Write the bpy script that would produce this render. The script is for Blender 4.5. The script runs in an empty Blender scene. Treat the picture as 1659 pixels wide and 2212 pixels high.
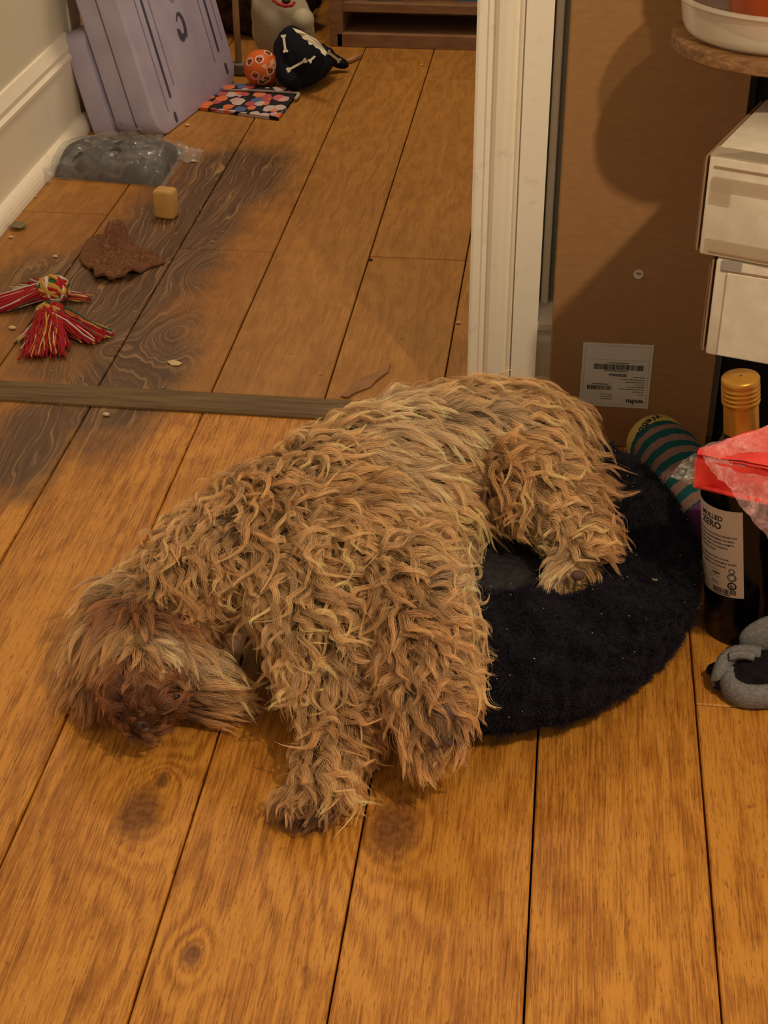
import bpy, bmesh, math, random
import numpy as np
from mathutils import Vector, Matrix
random.seed(7); rng = np.random.default_rng(7)
SC = bpy.context.scene
COL = SC.collection
PI = math.pi

# ------------------------------------------------------------------ camera, world, lights, exposure
FPX = 3288.0; CAMH = 0.9
_p, _y, _r = [math.radians(a) for a in (32.77, -6.92, -0.355)]
FW = np.array([math.sin(_y)*math.cos(_p), math.cos(_y)*math.cos(_p), -math.sin(_p)])
_rt = np.array([math.cos(_y), -math.sin(_y), 0.0]); _up = np.cross(_rt, FW)
RT = math.cos(_r)*_rt + math.sin(_r)*_up
UP = -math.sin(_r)*_rt + math.cos(_r)*_up
CC = np.array([0, 0, CAMH])
cam = bpy.data.cameras.new('camera'); co = bpy.data.objects.new('camera', cam); COL.objects.link(co)
m = Matrix([[RT[i], UP[i], -FW[i], CC[i]] for i in range(3)] + [[0, 0, 0, 1]])
co.matrix_world = m
cam.sensor_fit = 'VERTICAL'; cam.sensor_height = 24.0; cam.lens = 24.0*FPX/2212.0
cam.clip_start = 0.05; cam.clip_end = 30
SC.camera = co

W = bpy.data.worlds.new('World'); SC.world = W; W.use_nodes = True
bg = W.node_tree.nodes['Background']; bg.inputs[0].default_value = (1.0, 0.80, 0.58, 1); bg.inputs[1].default_value = 0.46
def point_light(name, loc, energy, rad, col):
    l = bpy.data.lights.new(name, 'POINT'); l.energy = energy; l.shadow_soft_size = rad; l.color = col
    o = bpy.data.objects.new(name, l); COL.objects.link(o); o.location = loc; return o
def area_light(name, loc, energy, size, col, rot=(0, 0, 0)):
    l = bpy.data.lights.new(name, 'AREA'); l.energy = energy; l.size = size; l.color = col
    o = bpy.data.objects.new(name, l); COL.objects.link(o); o.location = loc; o.rotation_euler = rot; return o
point_light('lamp_near_room', (0.530, 0.41, 1.39), 43.0, 0.022, (1.0, 0.80, 0.56))
area_light('lamp_far_room', (-0.45, 2.95, 1.8), 12.0, 0.35, (1.0, 0.78, 0.54))
SC.view_settings.view_transform = 'Standard'; SC.view_settings.look = 'None'
SC.view_settings.exposure = 0.0; SC.view_settings.gamma = 1.0; SC.view_settings.use_curve_mapping = False

# ------------------------------------------------------------------ measuring helpers
def ray(u, v): return RT*(u-829.5)/FPX - UP*(v-1106)/FPX + FW
def fl(u, v, z=0.0):
    d = ray(u, v); return CC + d*(z-CAMH)/d[2]
def aty(u, v, Y):
    d = ray(u, v); return CC + d*(Y/d[1])
def pj(P):
    q = np.asarray(P)-CC; w = q@FW
    return np.stack([829.5+FPX*(q@RT)/w, 1106-FPX*(q@UP)/w], -1)

# ------------------------------------------------------------------ materials
def lin(c):
    return tuple((x/255/12.92 if x <= 10.3 else ((x/255+.055)/1.055)**2.4) for x in c) + (1.0,)
class NT:
    def __init__(s, name):
        s.m = bpy.data.materials.new(name); s.m.use_nodes = True
        s.t = s.m.node_tree; s.b = s.t.nodes['Principled BSDF']; s.pos = None
    def n(s, typ, **kw):
        nd = s.t.nodes.new(typ)
        for k, v in kw.items():
            if k.startswith('i_'):
                key = k[2:]; key = int(key) if key.isdigit() else key.replace('_', ' ')
                s.set(nd.inputs[key], v)
            else: setattr(nd, k, v)
        return nd
    def set(s, inp, v):
        if isinstance(v, bpy.types.NodeSocket): s.t.links.new(v, inp)
        else: inp.default_value = v
    def math(s, op, a, b=0.0, c=0.0, clamp=False):
        nd = s.t.nodes.new('ShaderNodeMath'); nd.operation = op; nd.use_clamp = clamp
        s.set(nd.inputs[0], a); s.set(nd.inputs[1], b); s.set(nd.inputs[2], c); return nd.outputs[0]
    def vmath(s, op, a, b=(0, 0, 0), scale=None):
        nd = s.t.nodes.new('ShaderNodeVectorMath'); nd.operation = op
        s.set(nd.inputs[0], a); s.set(nd.inputs[1], b)
        if scale is not None: s.set(nd.inputs[3], scale)
        return nd.outputs['Value'] if op in ('LENGTH', 'DOT_PRODUCT', 'DISTANCE') else nd.outputs[0]
    def P(s):
        if s.pos is None: s.pos = s.t.nodes.new('ShaderNodeNewGeometry').outputs['Position']
        return s.pos
    def O(s): return s.t.nodes.new('ShaderNodeTexCoord').outputs['Object']
    def noise(s, vec, scale, detail=3, rough=.5, dist=0):
        nd = s.n('ShaderNodeTexNoise'); s.set(nd.inputs['Vector'], vec)
        nd.inputs['Scale'].default_value = scale; nd.inputs['Detail'].default_value = detail
        nd.inputs['Roughness'].default_value = rough; nd.inputs['Distortion'].default_value = dist
        return nd.outputs[0]
    def ramp(s, f, stops, interp='LINEAR'):
        nd = s.t.nodes.new('ShaderNodeValToRGB'); s.set(nd.inputs[0], f); e = nd.color_ramp.elements
        nd.color_ramp.interpolation = interp
        while len(e) < len(stops): e.new(.5)
        for q, (p, c) in zip(e, stops):
            q.position = p; q.color = c if len(c) == 4 else lin(c)
        return nd.outputs[0]
    def mix(s, f, a, b, mode='MIX'):
        nd = s.t.nodes.new('ShaderNodeMix'); nd.data_type = 'RGBA'; nd.blend_type = mode
        s.set(nd.inputs[0], f); s.set(nd.inputs[6], a); s.set(nd.inputs[7], b); return nd.outputs[2]
    def bump(s, h, strength=.3, dist=.002):
        nd = s.t.nodes.new('ShaderNodeBump'); s.set(nd.inputs['Height'], h)
        nd.inputs['Strength'].default_value = strength; nd.inputs['Distance'].default_value = dist
        s.t.links.new(nd.outputs[0], s.b.inputs['Normal'])
    def base(s, c, rough=.6, metal=0, spec=.5):
        s.set(s.b.inputs['Base Color'], c); s.set(s.b.inputs['Roughness'], rough)
        s.set(s.b.inputs['Metallic'], metal); s.b.inputs['Specular IOR Level'].default_value = spec
        return s
def simple(name, rgb, rough=.6, metal=0, spec=.4, var=.12, scale=30, bump=0.0, bscale=200):
    k = NT(name); f = k.noise(k.O(), scale, 4)
    c = lin(rgb); lo = tuple(x*(1-var) for x in c[:3])+(1,); hi = tuple(min(1, x*(1+var)) for x in c[:3])+(1,)
    k.base(k.ramp(f, [(.3, lo), (.7, hi)]), rough, metal, spec)
    if bump: k.bump(k.noise(k.O(), bscale, 3), bump, .001)
    return k.m
def clear(name, rgb=(235, 235, 235), alpha=.25, rough=.12, bump=.6):
    k = NT(name); f = k.noise(k.O(), 25, 5, .6, .8)
    k.base(lin(rgb), rough); k.set(k.b.inputs['Alpha'], k.math('MULTIPLY_ADD', f, alpha, alpha*.5))
    k.bump(k.noise(k.O(), 60, 4, .6, 1.0), bump, .004); return k.m

def ell(k, p, cx, cy, rx, ry, ang, nz=None, soft=.35):
    """soft elliptical mask around (cx, cy) on the floor"""
    d = k.vmath('SUBTRACT', p, (cx, cy, 0)); ca, sa = math.cos(ang), math.sin(ang)
    a = k.math('DIVIDE', k.vmath('DOT_PRODUCT', d, (ca, sa, 0)), rx)
    b = k.math('DIVIDE', k.vmath('DOT_PRODUCT', d, (-sa, ca, 0)), ry)
    r = k.math('SQRT', k.math('ADD', k.math('MULTIPLY', a, a), k.math('MULTIPLY', b, b)))
    if nz is not None: r = k.math('ADD', r, nz)
    return k.math('SMOOTHSTEP', r, 0, 0) if False else k.math('DIVIDE', k.math('SUBTRACT', 1+soft, r), 2*soft, clamp=True)

def wood_floor(far):
    k = NT('oak_floor_far' if far else 'oak_floor_near'); p = k.P()
    rnd = k.n('ShaderNodeObjectInfo').outputs['Random']
    off = k.n('ShaderNodeCombineXYZ'); k.set(off.inputs[0], k.math('MULTIPLY', rnd, 7.3)); k.set(off.inputs[1], k.math('MULTIPLY', rnd, 31.0)); k.set(off.inputs[2], k.math('MULTIPLY', rnd, 3.0))
    q = k.vmath('ADD', p, off.outputs[0])
    sx = lambda vec, x, y: k.vmath('MULTIPLY', vec, (x, y, 1))
    wob = k.noise(sx(q, 7, 1.6), 1.0, 4, .62)
    ph = k.math('ADD', k.math('MULTIPLY', k.vmath('DOT_PRODUCT', q, (1, 0, 0)), 34 if far else 30), k.math('MULTIPLY', wob, 11 if far else 9))
    knots = [(-.572, 1.74, .035), (-.50, 1.80, .03), (-.50, 2.0, .04)] if far else [(-.318, .904, .030), (-.104, .909, .034), (-.308, .945, .010), (-.24, .76, .012)]
    dark = 0.0
    for (kx, ky, kr) in knots:
        d = k.vmath('SUBTRACT', p, (kx, ky, 0)); d = sx(d, 1.0, .62)
        r = k.vmath('LENGTH', d)
        ph = k.math('ADD', ph, k.math('MULTIPLY', k.math('EXPONENT', k.math('MULTIPLY', r, -.9/kr)), 9.0*(1 if kr > .02 else .5)))
        if not far:
            rn = k.math('ADD', k.math('DIVIDE', r, kr*.62), k.math('MULTIPLY_ADD', k.noise(p, 90, 3), .9, -.45))
            dm = k.math('MULTIPLY', k.math('SUBTRACT', 1.35, rn), 1.3, clamp=True)
            dark = k.math('MAXIMUM', dark, dm)
    rings = k.math('MULTIPLY_ADD', k.math('SINE', k.math('MULTIPLY', ph, 6.28)), .5, .5)
    rings = k.math('MULTIPLY', rings, k.math('MULTIPLY', k.noise(sx(q, 11, 3), 1.0, 2), 1.7))
    fine = k.noise(sx(k.vmath('ADD', q, k.n('ShaderNodeCombineXYZ', i_0=k.math('MULTIPLY', rings, .0012)).outputs[0]), 620, 17), 1.0, 4, .75)
    pores = k.noise(sx(q, 900, 75), 1.0, 2, .6)
    broad = k.noise(sx(q, 9, 2.2), 1.0, 3, .6)
    blot = k.noise(q, 26, 4, .6)
    f = k.math('ADD', k.math('MULTIPLY', rings, .13 if far else .10), k.math('MULTIPLY', fine, .66))
    f = k.math('ADD', f, k.math('MULTIPLY', broad, .26 if far else .22)); f = k.math('ADD', f, k.math('MULTIPLY', blot, .20))
    if far: c = k.ramp(f, [(.34, (120, 78, 26)), (.52, (152, 101, 38)), (.76, (180, 126, 56))])
    else: c = k.ramp(f, [(.37, (104, 56, 12)), (.50, (162, 99, 29)), (.65, (210, 144, 56))])
    c = k.mix(k.math('MULTIPLY_ADD', rnd, .22, 0.0), c, lin((150, 104, 52) if far else (176, 112, 40)))
    pm = k.math('MULTIPLY', k.math('SUBTRACT', .42, pores), 10.0, clamp=True)
    c = k.mix(k.math('MULTIPLY', pm, .62 if not far else .35), c, lin((112, 62, 16)))
    if not far:
        c = k.mix(k.math('MULTIPLY', dark, .82), c, k.ramp(k.noise(p, 160, 3), [(.35, (92, 52, 28)), (.7, (138, 88, 48))]))
    # the long grey-brown stain under the rope toy, with its raised pale grain, and faint reddish rims
    nz = k.math('MULTIPLY_ADD', k.noise(p, 14, 4, .6), .9, -.45)
    st = ell(k, p, -.585, 2.08, .10, .44, -.06, nz, .25)
    for e in ((-.655, 1.93, .14, .14, 0), (-.54, 2.38, .10, .16, 0), (-.53, 1.68, .075, .20, 0), (-.60, 1.50, .05, .13, .1)):
        st = k.math('MAXIMUM', st, ell(k, p, *e, nz, .3))
    rim = ell(k, p, -.60, 2.0, .19, .58, -.06, nz, .35)
    c = k.mix(k.math('MULTIPLY', rim, .42), c, lin((122, 66, 26)))
    gl = k.math('ADD', ph, k.math('MULTIPLY', fine, .35))
    lines = k.math('MULTIPLY_ADD', k.math('SUBTRACT', k.noise(k.vmath('ADD', sx(q, 230, 5), k.n('ShaderNodeCombineXYZ', i_0=k.math('MULTIPLY', ph, 5.5)).outputs[0]), 1.0, 2, .5), .5), 3.4, .5)
    sc = k.ramp(k.math('ADD', k.math('MULTIPLY', lines, .52), k.math('MULTIPLY', fine, .45)), [(.25, (74, 52, 32)), (.55, (92, 66, 42)), (.85, (146, 112, 74))])
    c = k.mix(k.math('MULTIPLY', st, .93), c, sc)
    # wear spots
    sp = k.math('MULTIPLY', k.math('SUBTRACT', k.noise(p, 55, 2), .70), 12, clamp=True)
    c = k.mix(k.math('MULTIPLY', sp, .55), c, lin((96, 56, 22)))
    k.base(c, k.math('MULTIPLY_ADD', fine, .2, .38), 0, .35)
    k.bump(k.math('ADD', k.math('MULTIPLY', fine, .7), k.math('MULTIPLY', pm, -.5)), .28, .0012)
    return k.m

def painted(name, rgb, marks=.2):
    k = NT(name); p = k.P()
    c = k.mix(k.math('MULTIPLY', k.math('SUBTRACT', k.noise(p, 60, 5, .65), .58), 5, clamp=True), lin(rgb), lin([x*.72 for x in rgb]))
    c = k.mix(marks, lin(rgb), c); k.base(c, .42, 0, .45); k.bump(k.noise(p, 120, 3), .12, .001); return k.m

MAT = {}
MAT['oakN'] = wood_floor(False); MAT['oakF'] = wood_floor(True)
MAT['cream'] = painted('cream_gloss_paint', (243, 232, 208), .35)
MAT['wallF'] = painted('pale_wall_paint', (228, 219, 194), .3)
MAT['wallN'] = painted('grey_green_wall_paint', (168, 164, 138), .3)
MAT['sub'] = simple('dark_subfloor', (34, 22, 12), .9)
MAT['black'] = simple('black_cloth', (22, 19, 20), .9, spec=.2, bump=.5)
MAT['blackgloss'] = simple('black_metal', (16, 15, 15), .4)

# ------------------------------------------------------------------ mesh helpers
class MB:
    def __init__(s): s.v = []; s.f = []; s.mi = []
    def add(s, v, f, mi=0):
        o = len(s.v); s.v += [tuple(map(float, x)) for x in v]
        s.f += [tuple(i+o for i in q) for q in f]; s.mi += [mi]*len(f); return s
    def bm(s, b, mi=0, M=None):
        if M is not None: bmesh.ops.transform(b, matrix=M, verts=b.verts)
        b.verts.ensure_lookup_table(); b.verts.index_update()
        s.add([v.co[:] for v in b.verts], [[v.index for v in f.verts] for f in b.faces], mi); b.free(); return s
    def box(s, c, d, bev=0, M=None, mi=0, seg=2):
        b = bmesh.new(); bmesh.ops.create_cube(b, size=1.0)
        bmesh.ops.scale(b, vec=d, verts=b.verts)
        if bev: bmesh.ops.bevel(b, geom=b.edges[:], offset=bev, segments=seg, affect='EDGES', profile=.5)
        T = Matrix.Translation(Vector([float(x) for x in c]))
        return s.bm(b, mi, (M @ T) if M is not None else T)
    def lathe(s, prof, seg=32, M=None, mi=0, cap=True):
        v = []; f = []
        for (r, z) in prof:
            for i in range(seg):
                a = 2*PI*i/seg; v.append(Vector((r*math.cos(a), r*math.sin(a), z)))
        n = len(prof)
        for j in range(n-1):
            for i in range(seg):
                i2 = (i+1) % seg; f.append((j*seg+i, j*seg+i2, (j+1)*seg+i2, (j+1)*seg+i))
        if cap: f.append(tuple(range(seg))[::-1]); f.append(tuple((n-1)*seg+i for i in range(seg)))
        if M is not None: v = [M @ x for x in v]
        return s.add(v, f, mi)
    def tube(s, pts, rad, seg=8, mi=0, cap=True):
        pts = [Vector([float(q) for q in p]) for p in pts]; n = len(pts)
        if not hasattr(rad, '__len__'): rad = [rad]*n
        v = []; f = []; ref = None
        for j, p in enumerate(pts):
            t = (pts[min(j+1, n-1)]-pts[max(j-1, 0)]).normalized()
            if ref is None: ref = t.orthogonal().normalized()
            ref = (ref-t*ref.dot(t)).normalized(); w = t.cross(ref)
            for i in range(seg):
                a = 2*PI*i/seg; v.append(p+(ref*math.cos(a)+w*math.sin(a))*rad[j])
        for j in range(n-1):
            for i in range(seg):
                i2 = (i+1) % seg; f.append((j*seg+i, j*seg+i2, (j+1)*seg+i2, (j+1)*seg+i))
        if cap: f.append(tuple(range(seg))[::-1]); f.append(tuple((n-1)*seg+i for i in range(seg)))
        return s.add(v, f, mi)
    def ball(s, c, r, sub=3, M=None, mi=0):
        if not hasattr(r, '__len__'): r = (r, r, r)
        b = bmesh.new(); bmesh.ops.create_icosphere(b, subdivisions=sub, radius=1)
        bmesh.ops.scale(b, vec=r, verts=b.verts); T = Matrix.Translation(Vector([float(x) for x in c]))
        return s.bm(b, mi, T @ M if M is not None else T)
    def prism(s, poly, h, M=None, mi=0):
        """poly: list of (x, y); extruded 0..h along z"""
        n = len(poly); v = [Vector((x, y, 0)) for x, y in poly]+[Vector((x, y, h)) for x, y in poly]
        f = [tuple(range(n))[::-1], tuple(range(n, 2*n))]+[(i, (i+1) % n, n+(i+1) % n, n+i) for i in range(n)]
        if M is not None: v = [M @ x for x in v]
        return s.add(v, f, mi)
    def grid(s, fn, nu, nv, mi=0):
        v = [fn(i/(nu-1), j/(nv-1)) for j in range(nv) for i in range(nu)]
        f = [(j*nu+i, j*nu+i+1, (j+1)*nu+i+1, (j+1)*nu+i) for j in range(nv-1) for i in range(nu-1)]
        return s.add(v, f, mi)
    def build(s, name, mats, parent=None, smooth=False, label=None, cat=None, group=None, kind=None, origin=None, angle=None):
        me = bpy.data.meshes.new(name)
        V = np.array(s.v); o0 = np.zeros(3)
        if isinstance(origin, str): o0 = np.array([(V[:, 0].min()+V[:, 0].max())/2, (V[:, 1].min()+V[:, 1].max())/2, V[:, 2].min()])
        elif origin is not None: o0 = np.array(origin, float)
        pw = np.array(parent.matrix_world.translation) if parent is not None else np.zeros(3)
        if parent is not None: o0 = pw
        me.from_pydata([tuple(x) for x in (V-o0)], [], s.f)
        if not isinstance(mats, (list, tuple)): mats = [mats]
        for mm in mats: me.materials.append(mm)
        me.polygons.foreach_set('material_index', s.mi)
        me.polygons.foreach_set('use_smooth', [smooth]*len(s.f)); me.update()
        if smooth and angle:
            try: me.set_sharp_from_angle(angle=math.radians(angle))
            except Exception: pass
        o = bpy.data.objects.new(name, me); COL.objects.link(o)
        if parent is not None: o.parent = parent
        else: o.location = o0
        o.matrix_world.translation  # touch
        if parent is None: o.matrix_world = Matrix.Translation(Vector(o0))
        else: o.matrix_world = Matrix.Translation(Vector(pw))
        if parent is not None: o.matrix_parent_inverse = Matrix.Identity(4); o.location = (0, 0, 0)
        return tag(o, label, cat, group, kind)
def tag(o, label=None, cat=None, group=None, kind=None):
    if label: o['label'] = label
    if cat: o['category'] = cat
    if group: o['group'] = group
    if kind: o['kind'] = kind
    return o
def thing(name, loc, label, cat, group=None):
    o = bpy.data.objects.new(name, None); COL.objects.link(o); o.empty_display_size = .05
    o.location = [float(x) for x in loc]; o.matrix_world = Matrix.Translation(Vector([float(x) for x in loc]))
    return tag(o, label, cat, group)
def basis(o, x, y, z):
    x, y, z = [Vector([float(q) for q in a]).normalized() for a in (x, y, z)]
    M = Matrix(((x[0], y[0], z[0], o[0]), (x[1], y[1], z[1], o[1]), (x[2], y[2], z[2], o[2]), (0, 0, 0, 1)))
    return M
def text_geo(txt, size, bold=False):
    """flat lettering as (verts, faces), origin left baseline"""
    cu = bpy.data.curves.new('t', 'FONT'); cu.body = txt; cu.size = size; cu.resolution_u = 2
    if bold: cu.offset = size*.022
    ob = bpy.data.objects.new('t', cu); COL.objects.link(ob)
    me = bpy.data.meshes.new_from_object(ob); bpy.data.objects.remove(ob); bpy.data.curves.remove(cu)
    v = [tuple(x.co) for x in me.vertices]; f = [tuple(p.vertices) for p in me.polygons]; bpy.data.meshes.remove(me)
    return v, f
from mathutils import noise as mn
def nz3(p, s=1.0): return mn.noise(Vector([float(q)*s for q in p]))

# ------------------------------------------------------------------ floor
XS = [-1.262, -1.12, -.980, -.839, -.697, -.555, -.414, -.2725, -.130, .0105, .152, .294, .4355, .577, .72]
floor = MB().box((-.27, 2.0, -.021), (2.1, 3.6, .02)).build('floor', MAT['sub'], kind='structure')
def plank(x0, x1, y0, y1, mat, z=0.0):
    g = .0009
    MB().box(((x0+x1)/2, (y0+y1)/2, -.0055+z), (x1-x0-2*g, y1-y0-2*g, .011), .0012, seg=1).build('plank', mat, floor)
near_j = {-1.262: [.8], -1.12: [1.3], -.980: [.6], -.839: [1.2], -.697: [.45], -.555: [.55], -.414: [.42], -.2725: [.5], -.130: [.38], .0105: [.48], .152: [1.098], .294: [.8], .4355: [1.25], .577: [.9]}
for a, b in zip(XS[:-1], XS[1:]):
    ys = [.25]+near_j[a]+[1.597]
    for y0, y1 in zip(ys[:-1], ys[1:]): plank(a, b, y0, y1, MAT['oakN'], random.uniform(-.0005, 0))
FX = [-1.262, -1.12, -.980, -.842, -.702, -.560, -.415, -.272, -.129, .013, .155, .297, .44, .58, .72]
far_j = {-.842: [2.2, 3.0], -.702: [2.587, 3.3], -.560: [2.08, 3.2], -.415: [2.587, 3.5], -.272: [2.079, 2.95], -.129: [2.6], .013: [2.3]}
for a, b in zip(FX[:-1], FX[1:]):
    ys = [1.637]+far_j.get(a, [2.4])+[3.75]
    for y0, y1 in zip(ys[:-1], ys[1:]): plank(a, b, y0, y1, MAT['oakF'], random.uniform(-.0005, 0))

# threshold strip in the doorway
k = NT('grey_brown_threshold'); f = k.noise(k.vmath('MULTIPLY', k.P(), (10, 120, 20)), 1.0, 5, .65)
k.base(k.ramp(f, [(.3, (80, 60, 32)), (.55, (108, 84, 50)), (.8, (132, 106, 70))]), .6, 0, .3); k.bump(f, .3, .001)
def thr(y0, y1, z):
    return [(y0, 0), (y0, z*.45), (y0+.004, z), (y1-.004, z), (y1, z*.3), (y1, 0)]
pts = thr(1.594, 1.640, .006)
b = MB(); n = len(pts)
v = [(-1.2, y, z) for y, z in pts]+[(-.085, y-.0135, z) for y, z in pts]
b.add(v, [tuple(range(n)), tuple(range(n, 2*n))[::-1]]+[(i, (i+1) % n, n+(i+1) % n, n+i) for i in range(n)])
b.build('trim_1', k.m, kind='structure', label='flat grey-brown wooden threshold strip across the doorway')

# ------------------------------------------------------------------ walls, skirtings, architrave
def skirt_profile(h):   # (out, z)
    return [(0, 0), (.0165, 0), (.0165, h*.72), (.013, h*.76), (.012, h*.79), (.017, h*.81), (.0175, h*.86), (.012, h*.92), (.006, h*.965), (.005, h), (0, h)]
def run_y(prof, x, y0, y1, sgn=1):
    n = len(prof); v = [(x+sgn*o, y0, z) for o, z in prof]+[(x+sgn*o, y1, z) for o, z in prof]
    return v, [tuple(range(n)), tuple(range(n, 2*n))[::-1]]+[(i, (i+1) % n, n+(i+1) % n, n+i) for i in range(n)]
def run_x(prof, y, x0, x1, sgn=-1):
    n = len(prof); v = [(x0, y+sgn*o, z) for o, z in prof]+[(x1, y+sgn*o, z) for o, z in prof]
    return v, [tuple(range(n)), tuple(range(n, 2*n))[::-1]]+[(i, (i+1) % n, n+(i+1) % n, n+i) for i in range(n)]
WX = -.872
MB().box((WX-.06, 2.13, .65), (.12, 1.0, 1.3)).build('wall_left', MAT['wallF'], kind='structure')
b = MB()
b.add(*run_y([(0, 0), (.014, 0), (.014, .128), (.017, .130), (.0175, .136), (.012, .141), (.013, .150), (.008, .160), (.004, .169), (0, .170)], WX, 1.63, 2.60))
bb = b.build('baseboard_left', MAT['cream'], kind='structure')
q = [(0, 0)]+[(.018*math.cos(a), .026*math.sin(a)) for a in np.linspace(0, PI/2, 7)]
q = [(.014+x if i else .0, z) for i, (x, z) in enumerate(q)]+[(0, .026)]
MB().add(*run_y(q, WX, 1.63, 2.61)).build('shoe_moulding', MAT['cream'], bb)
MB().box((-1.12, 3.2, .65), (.1, 1.2, 1.3)).build('wall_alcove', MAT['wallF'], kind='structure')
MB().box((-1.0, 2.66, .65), (.26, .06, 1.3)).build('wall_return', MAT['wallF'], kind='structure')
MB().box((-.2, 3.68, .65), (2.0, .08, 1.3)).build('wall_far', simple('dark_far_wall', (74, 56, 42), .8), kind='structure')
# dividing wall to the right of the doorway
MB().box((.36, 1.655, .65), (.80, .09, 1.3)).build('wall_back', MAT['wallN'], kind='structure')
b = MB(); sp = skirt_profile(.158)
b.add(*run_x(sp, 1.61, -.017, .76)); b.build('baseboard_back', MAT['cream'], kind='structure')
# door jamb lining + moulded architrave
b = MB(); b.box((-.058, 1.655, .65), (.036, .118, 1.3), .001)
b.build('door_1', MAT['cream'], kind='structure', label='cream painted door lining at the right side of the doorway')
prof = [(-.094, 0), (-.094, .004), (-.091, .006), (-.083, .006), (-.081, .009), (-.0745, .009), (-.0735, .014), (-.070, .019), (-.062, .0215), (-.056, .0205), (-.052, .0165), (-.0495, .016), (-.0475, .020), (-.0455, .0215), (-.0445, .0215), (-.0440, .0165), (-.0432, .0165), (-.0427, .0215), (-.0145, .0215), (-.0145, 0)]
n = len(prof); Y0 = 1.602
v = [(x, Y0-o, 0) for x, o in prof]+[(x, Y0-o, 1.3) for x, o in prof]
MB().add(v, [tuple(range(n)), tuple(range(n, 2*n))[::-1]]+[(i, n+i, n+(i+1) % n, (i+1) % n) for i in range(n)]).build('trim_2', MAT['cream'], kind='structure', label='cream painted moulded architrave upright beside the doorway')
MB().box((-.0085, 1.606, .729), (.009, .012, 1.142), .002).build('trim_3', MAT['cream'], kind='structure', label='thin cream bead between the architrave and the wall')
print('shell done')
# ---- generic hair builder
def sample_surface(V, F, N, g=rng):
    """uniform random points on a triangle mesh with smooth normals"""
    A, B, C_ = V[F[:, 0]], V[F[:, 1]], V[F[:, 2]]
    cr = np.cross(B-A, C_-A); ar = np.linalg.norm(cr, axis=1); vn = np.zeros_like(V)
    for i in range(3): np.add.at(vn, F[:, i], cr)
    vn /= np.linalg.norm(vn, axis=1)[:, None]+1e-12
    c = np.cumsum(ar); idx = np.searchsorted(c, g.random(N)*c[-1]); idx = np.minimum(idx, len(F)-1)
    r1 = np.sqrt(g.random(N)); r2 = g.random(N); w = np.stack([1-r1, r1*(1-r2), r1*r2], 1)
    P = sum(w[:, i:i+1]*V[F[idx, i]] for i in range(3)); Nn = sum(w[:, i:i+1]*vn[F[idx, i]] for i in range(3))
    return P, Nn/(np.linalg.norm(Nn, axis=1)[:, None]+1e-12)
def make_hair(name, paths, rad, cols, mat, parent, kind='stuff'):
    """paths (n, k, 3) world, rad (n, k), cols (n, 3)"""
    n, kk = paths.shape[:2]
    hc = bpy.data.hair_curves.new(name); hc.add_curves([kk]*n)
    pw = np.array(parent.matrix_world.translation)
    hc.points.foreach_set('position', (paths-pw).astype(np.float32).ravel())
    at = hc.attributes.get('radius') or hc.attributes.new('radius', 'FLOAT', 'POINT')
    at.data.foreach_set('value', rad.astype(np.float32).ravel())
    ca = hc.attributes.new('tint', 'FLOAT_COLOR', 'POINT')
    cc = np.ones((n, kk, 4), np.float32); cc[:, :, :3] = cols[:, None, :] if cols.ndim == 2 else cols
    ca.data.foreach_set('color', cc.ravel())
    hc.materials.append(mat)
    o = bpy.data.objects.new(name, hc); COL.objects.link(o); o.parent = parent; o.location = (0, 0, 0)
    return tag(o, kind=kind)
def hair_mat(name, rough=.55, spec=.35, trans=0):
    k = NT(name); at = k.n('ShaderNodeAttribute', attribute_name='tint'); k.base(at.outputs['Color'], rough, 0, spec)
    return k.m
# ------------------------------------------------------------------ the dog
def Z(u, v, z): return fl(u, v, z)
CAPS = [  # (u, v, z, r) chains
 [(330, 1340, .058, .036), (400, 1265, .078, .043), (500, 1200, .098, .050), (600, 1160, .118, .062), (720, 1090, .125, .066), (870, 1020, .128, .068), (1000, 985, .128, .066), (1090, 960, .126, .060), (1165, 955, .118, .045)],
 [(640, 1215, .115, .046), (740, 1195, .118, .054), (880, 1130, .118, .054)],
 [(655, 1262, .105, .042), (695, 1385, .090, .029), (724, 1480, .066, .023), (732, 1570, .044, .020), (708, 1670, .027, .019), (672, 1728, .018, .017), (645, 1748, .014, .014)],
 [(850, 1200, .115, .045), (890, 1300, .112, .036), (915, 1400, .103, .031), (935, 1490, .090, .027), (945, 1565, .076, .024), (935, 1600, .066, .018), (930, 1618, .062, .013)],
 [(1100, 1000, .135, .050), (1170, 1072, .135, .034), (1232, 1130, .128, .025), (1258, 1175, .120, .021), (1248, 1225, .110, .019), (1226, 1246, .106, .016)],
 [(1085, 1035, .120, .028), (1165, 1090, .112, .019), (1235, 1135, .107, .018)],
 [(1180, 970, .115, .030), (1240, 1020, .105, .016), (1268, 1060, .100, .010), (1290, 1095, .100, .006)],
 [(300, 1330, .056, .036), (305, 1400, .056, .039), (318, 1460, .058, .031), (314, 1515, .054, .024), (306, 1550, .042, .018)],
 [(330, 1430, .048, .036), (410, 1470, .036, .027), (450, 1490, .030, .018)],
 [(255, 1300, .064, .022), (222, 1370, .048, .019), (205, 1440, .034, .017), (212, 1490, .026, .013)],
 [(335, 1270, .086, .018), (300, 1265, .082, .014)],
]
b = MB()
for ch in CAPS:
    pts = [(Z(u, v, z), r) for u, v, z, r in ch]
    for (A, ra), (B, rb) in zip(pts[:-1], pts[1:]):
        d = np.linalg.norm(B-A); ns = max(2, int(d/(.25*min(ra, rb))))
        for i in range(ns+1):
            t = i/ns; c = A*(1-t)+B*t; r = ra*(1-t)+rb*t
            c = c.copy(); c[2] = max(c[2], r*.9+.002)
            b.ball(c, r, 2)
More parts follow.
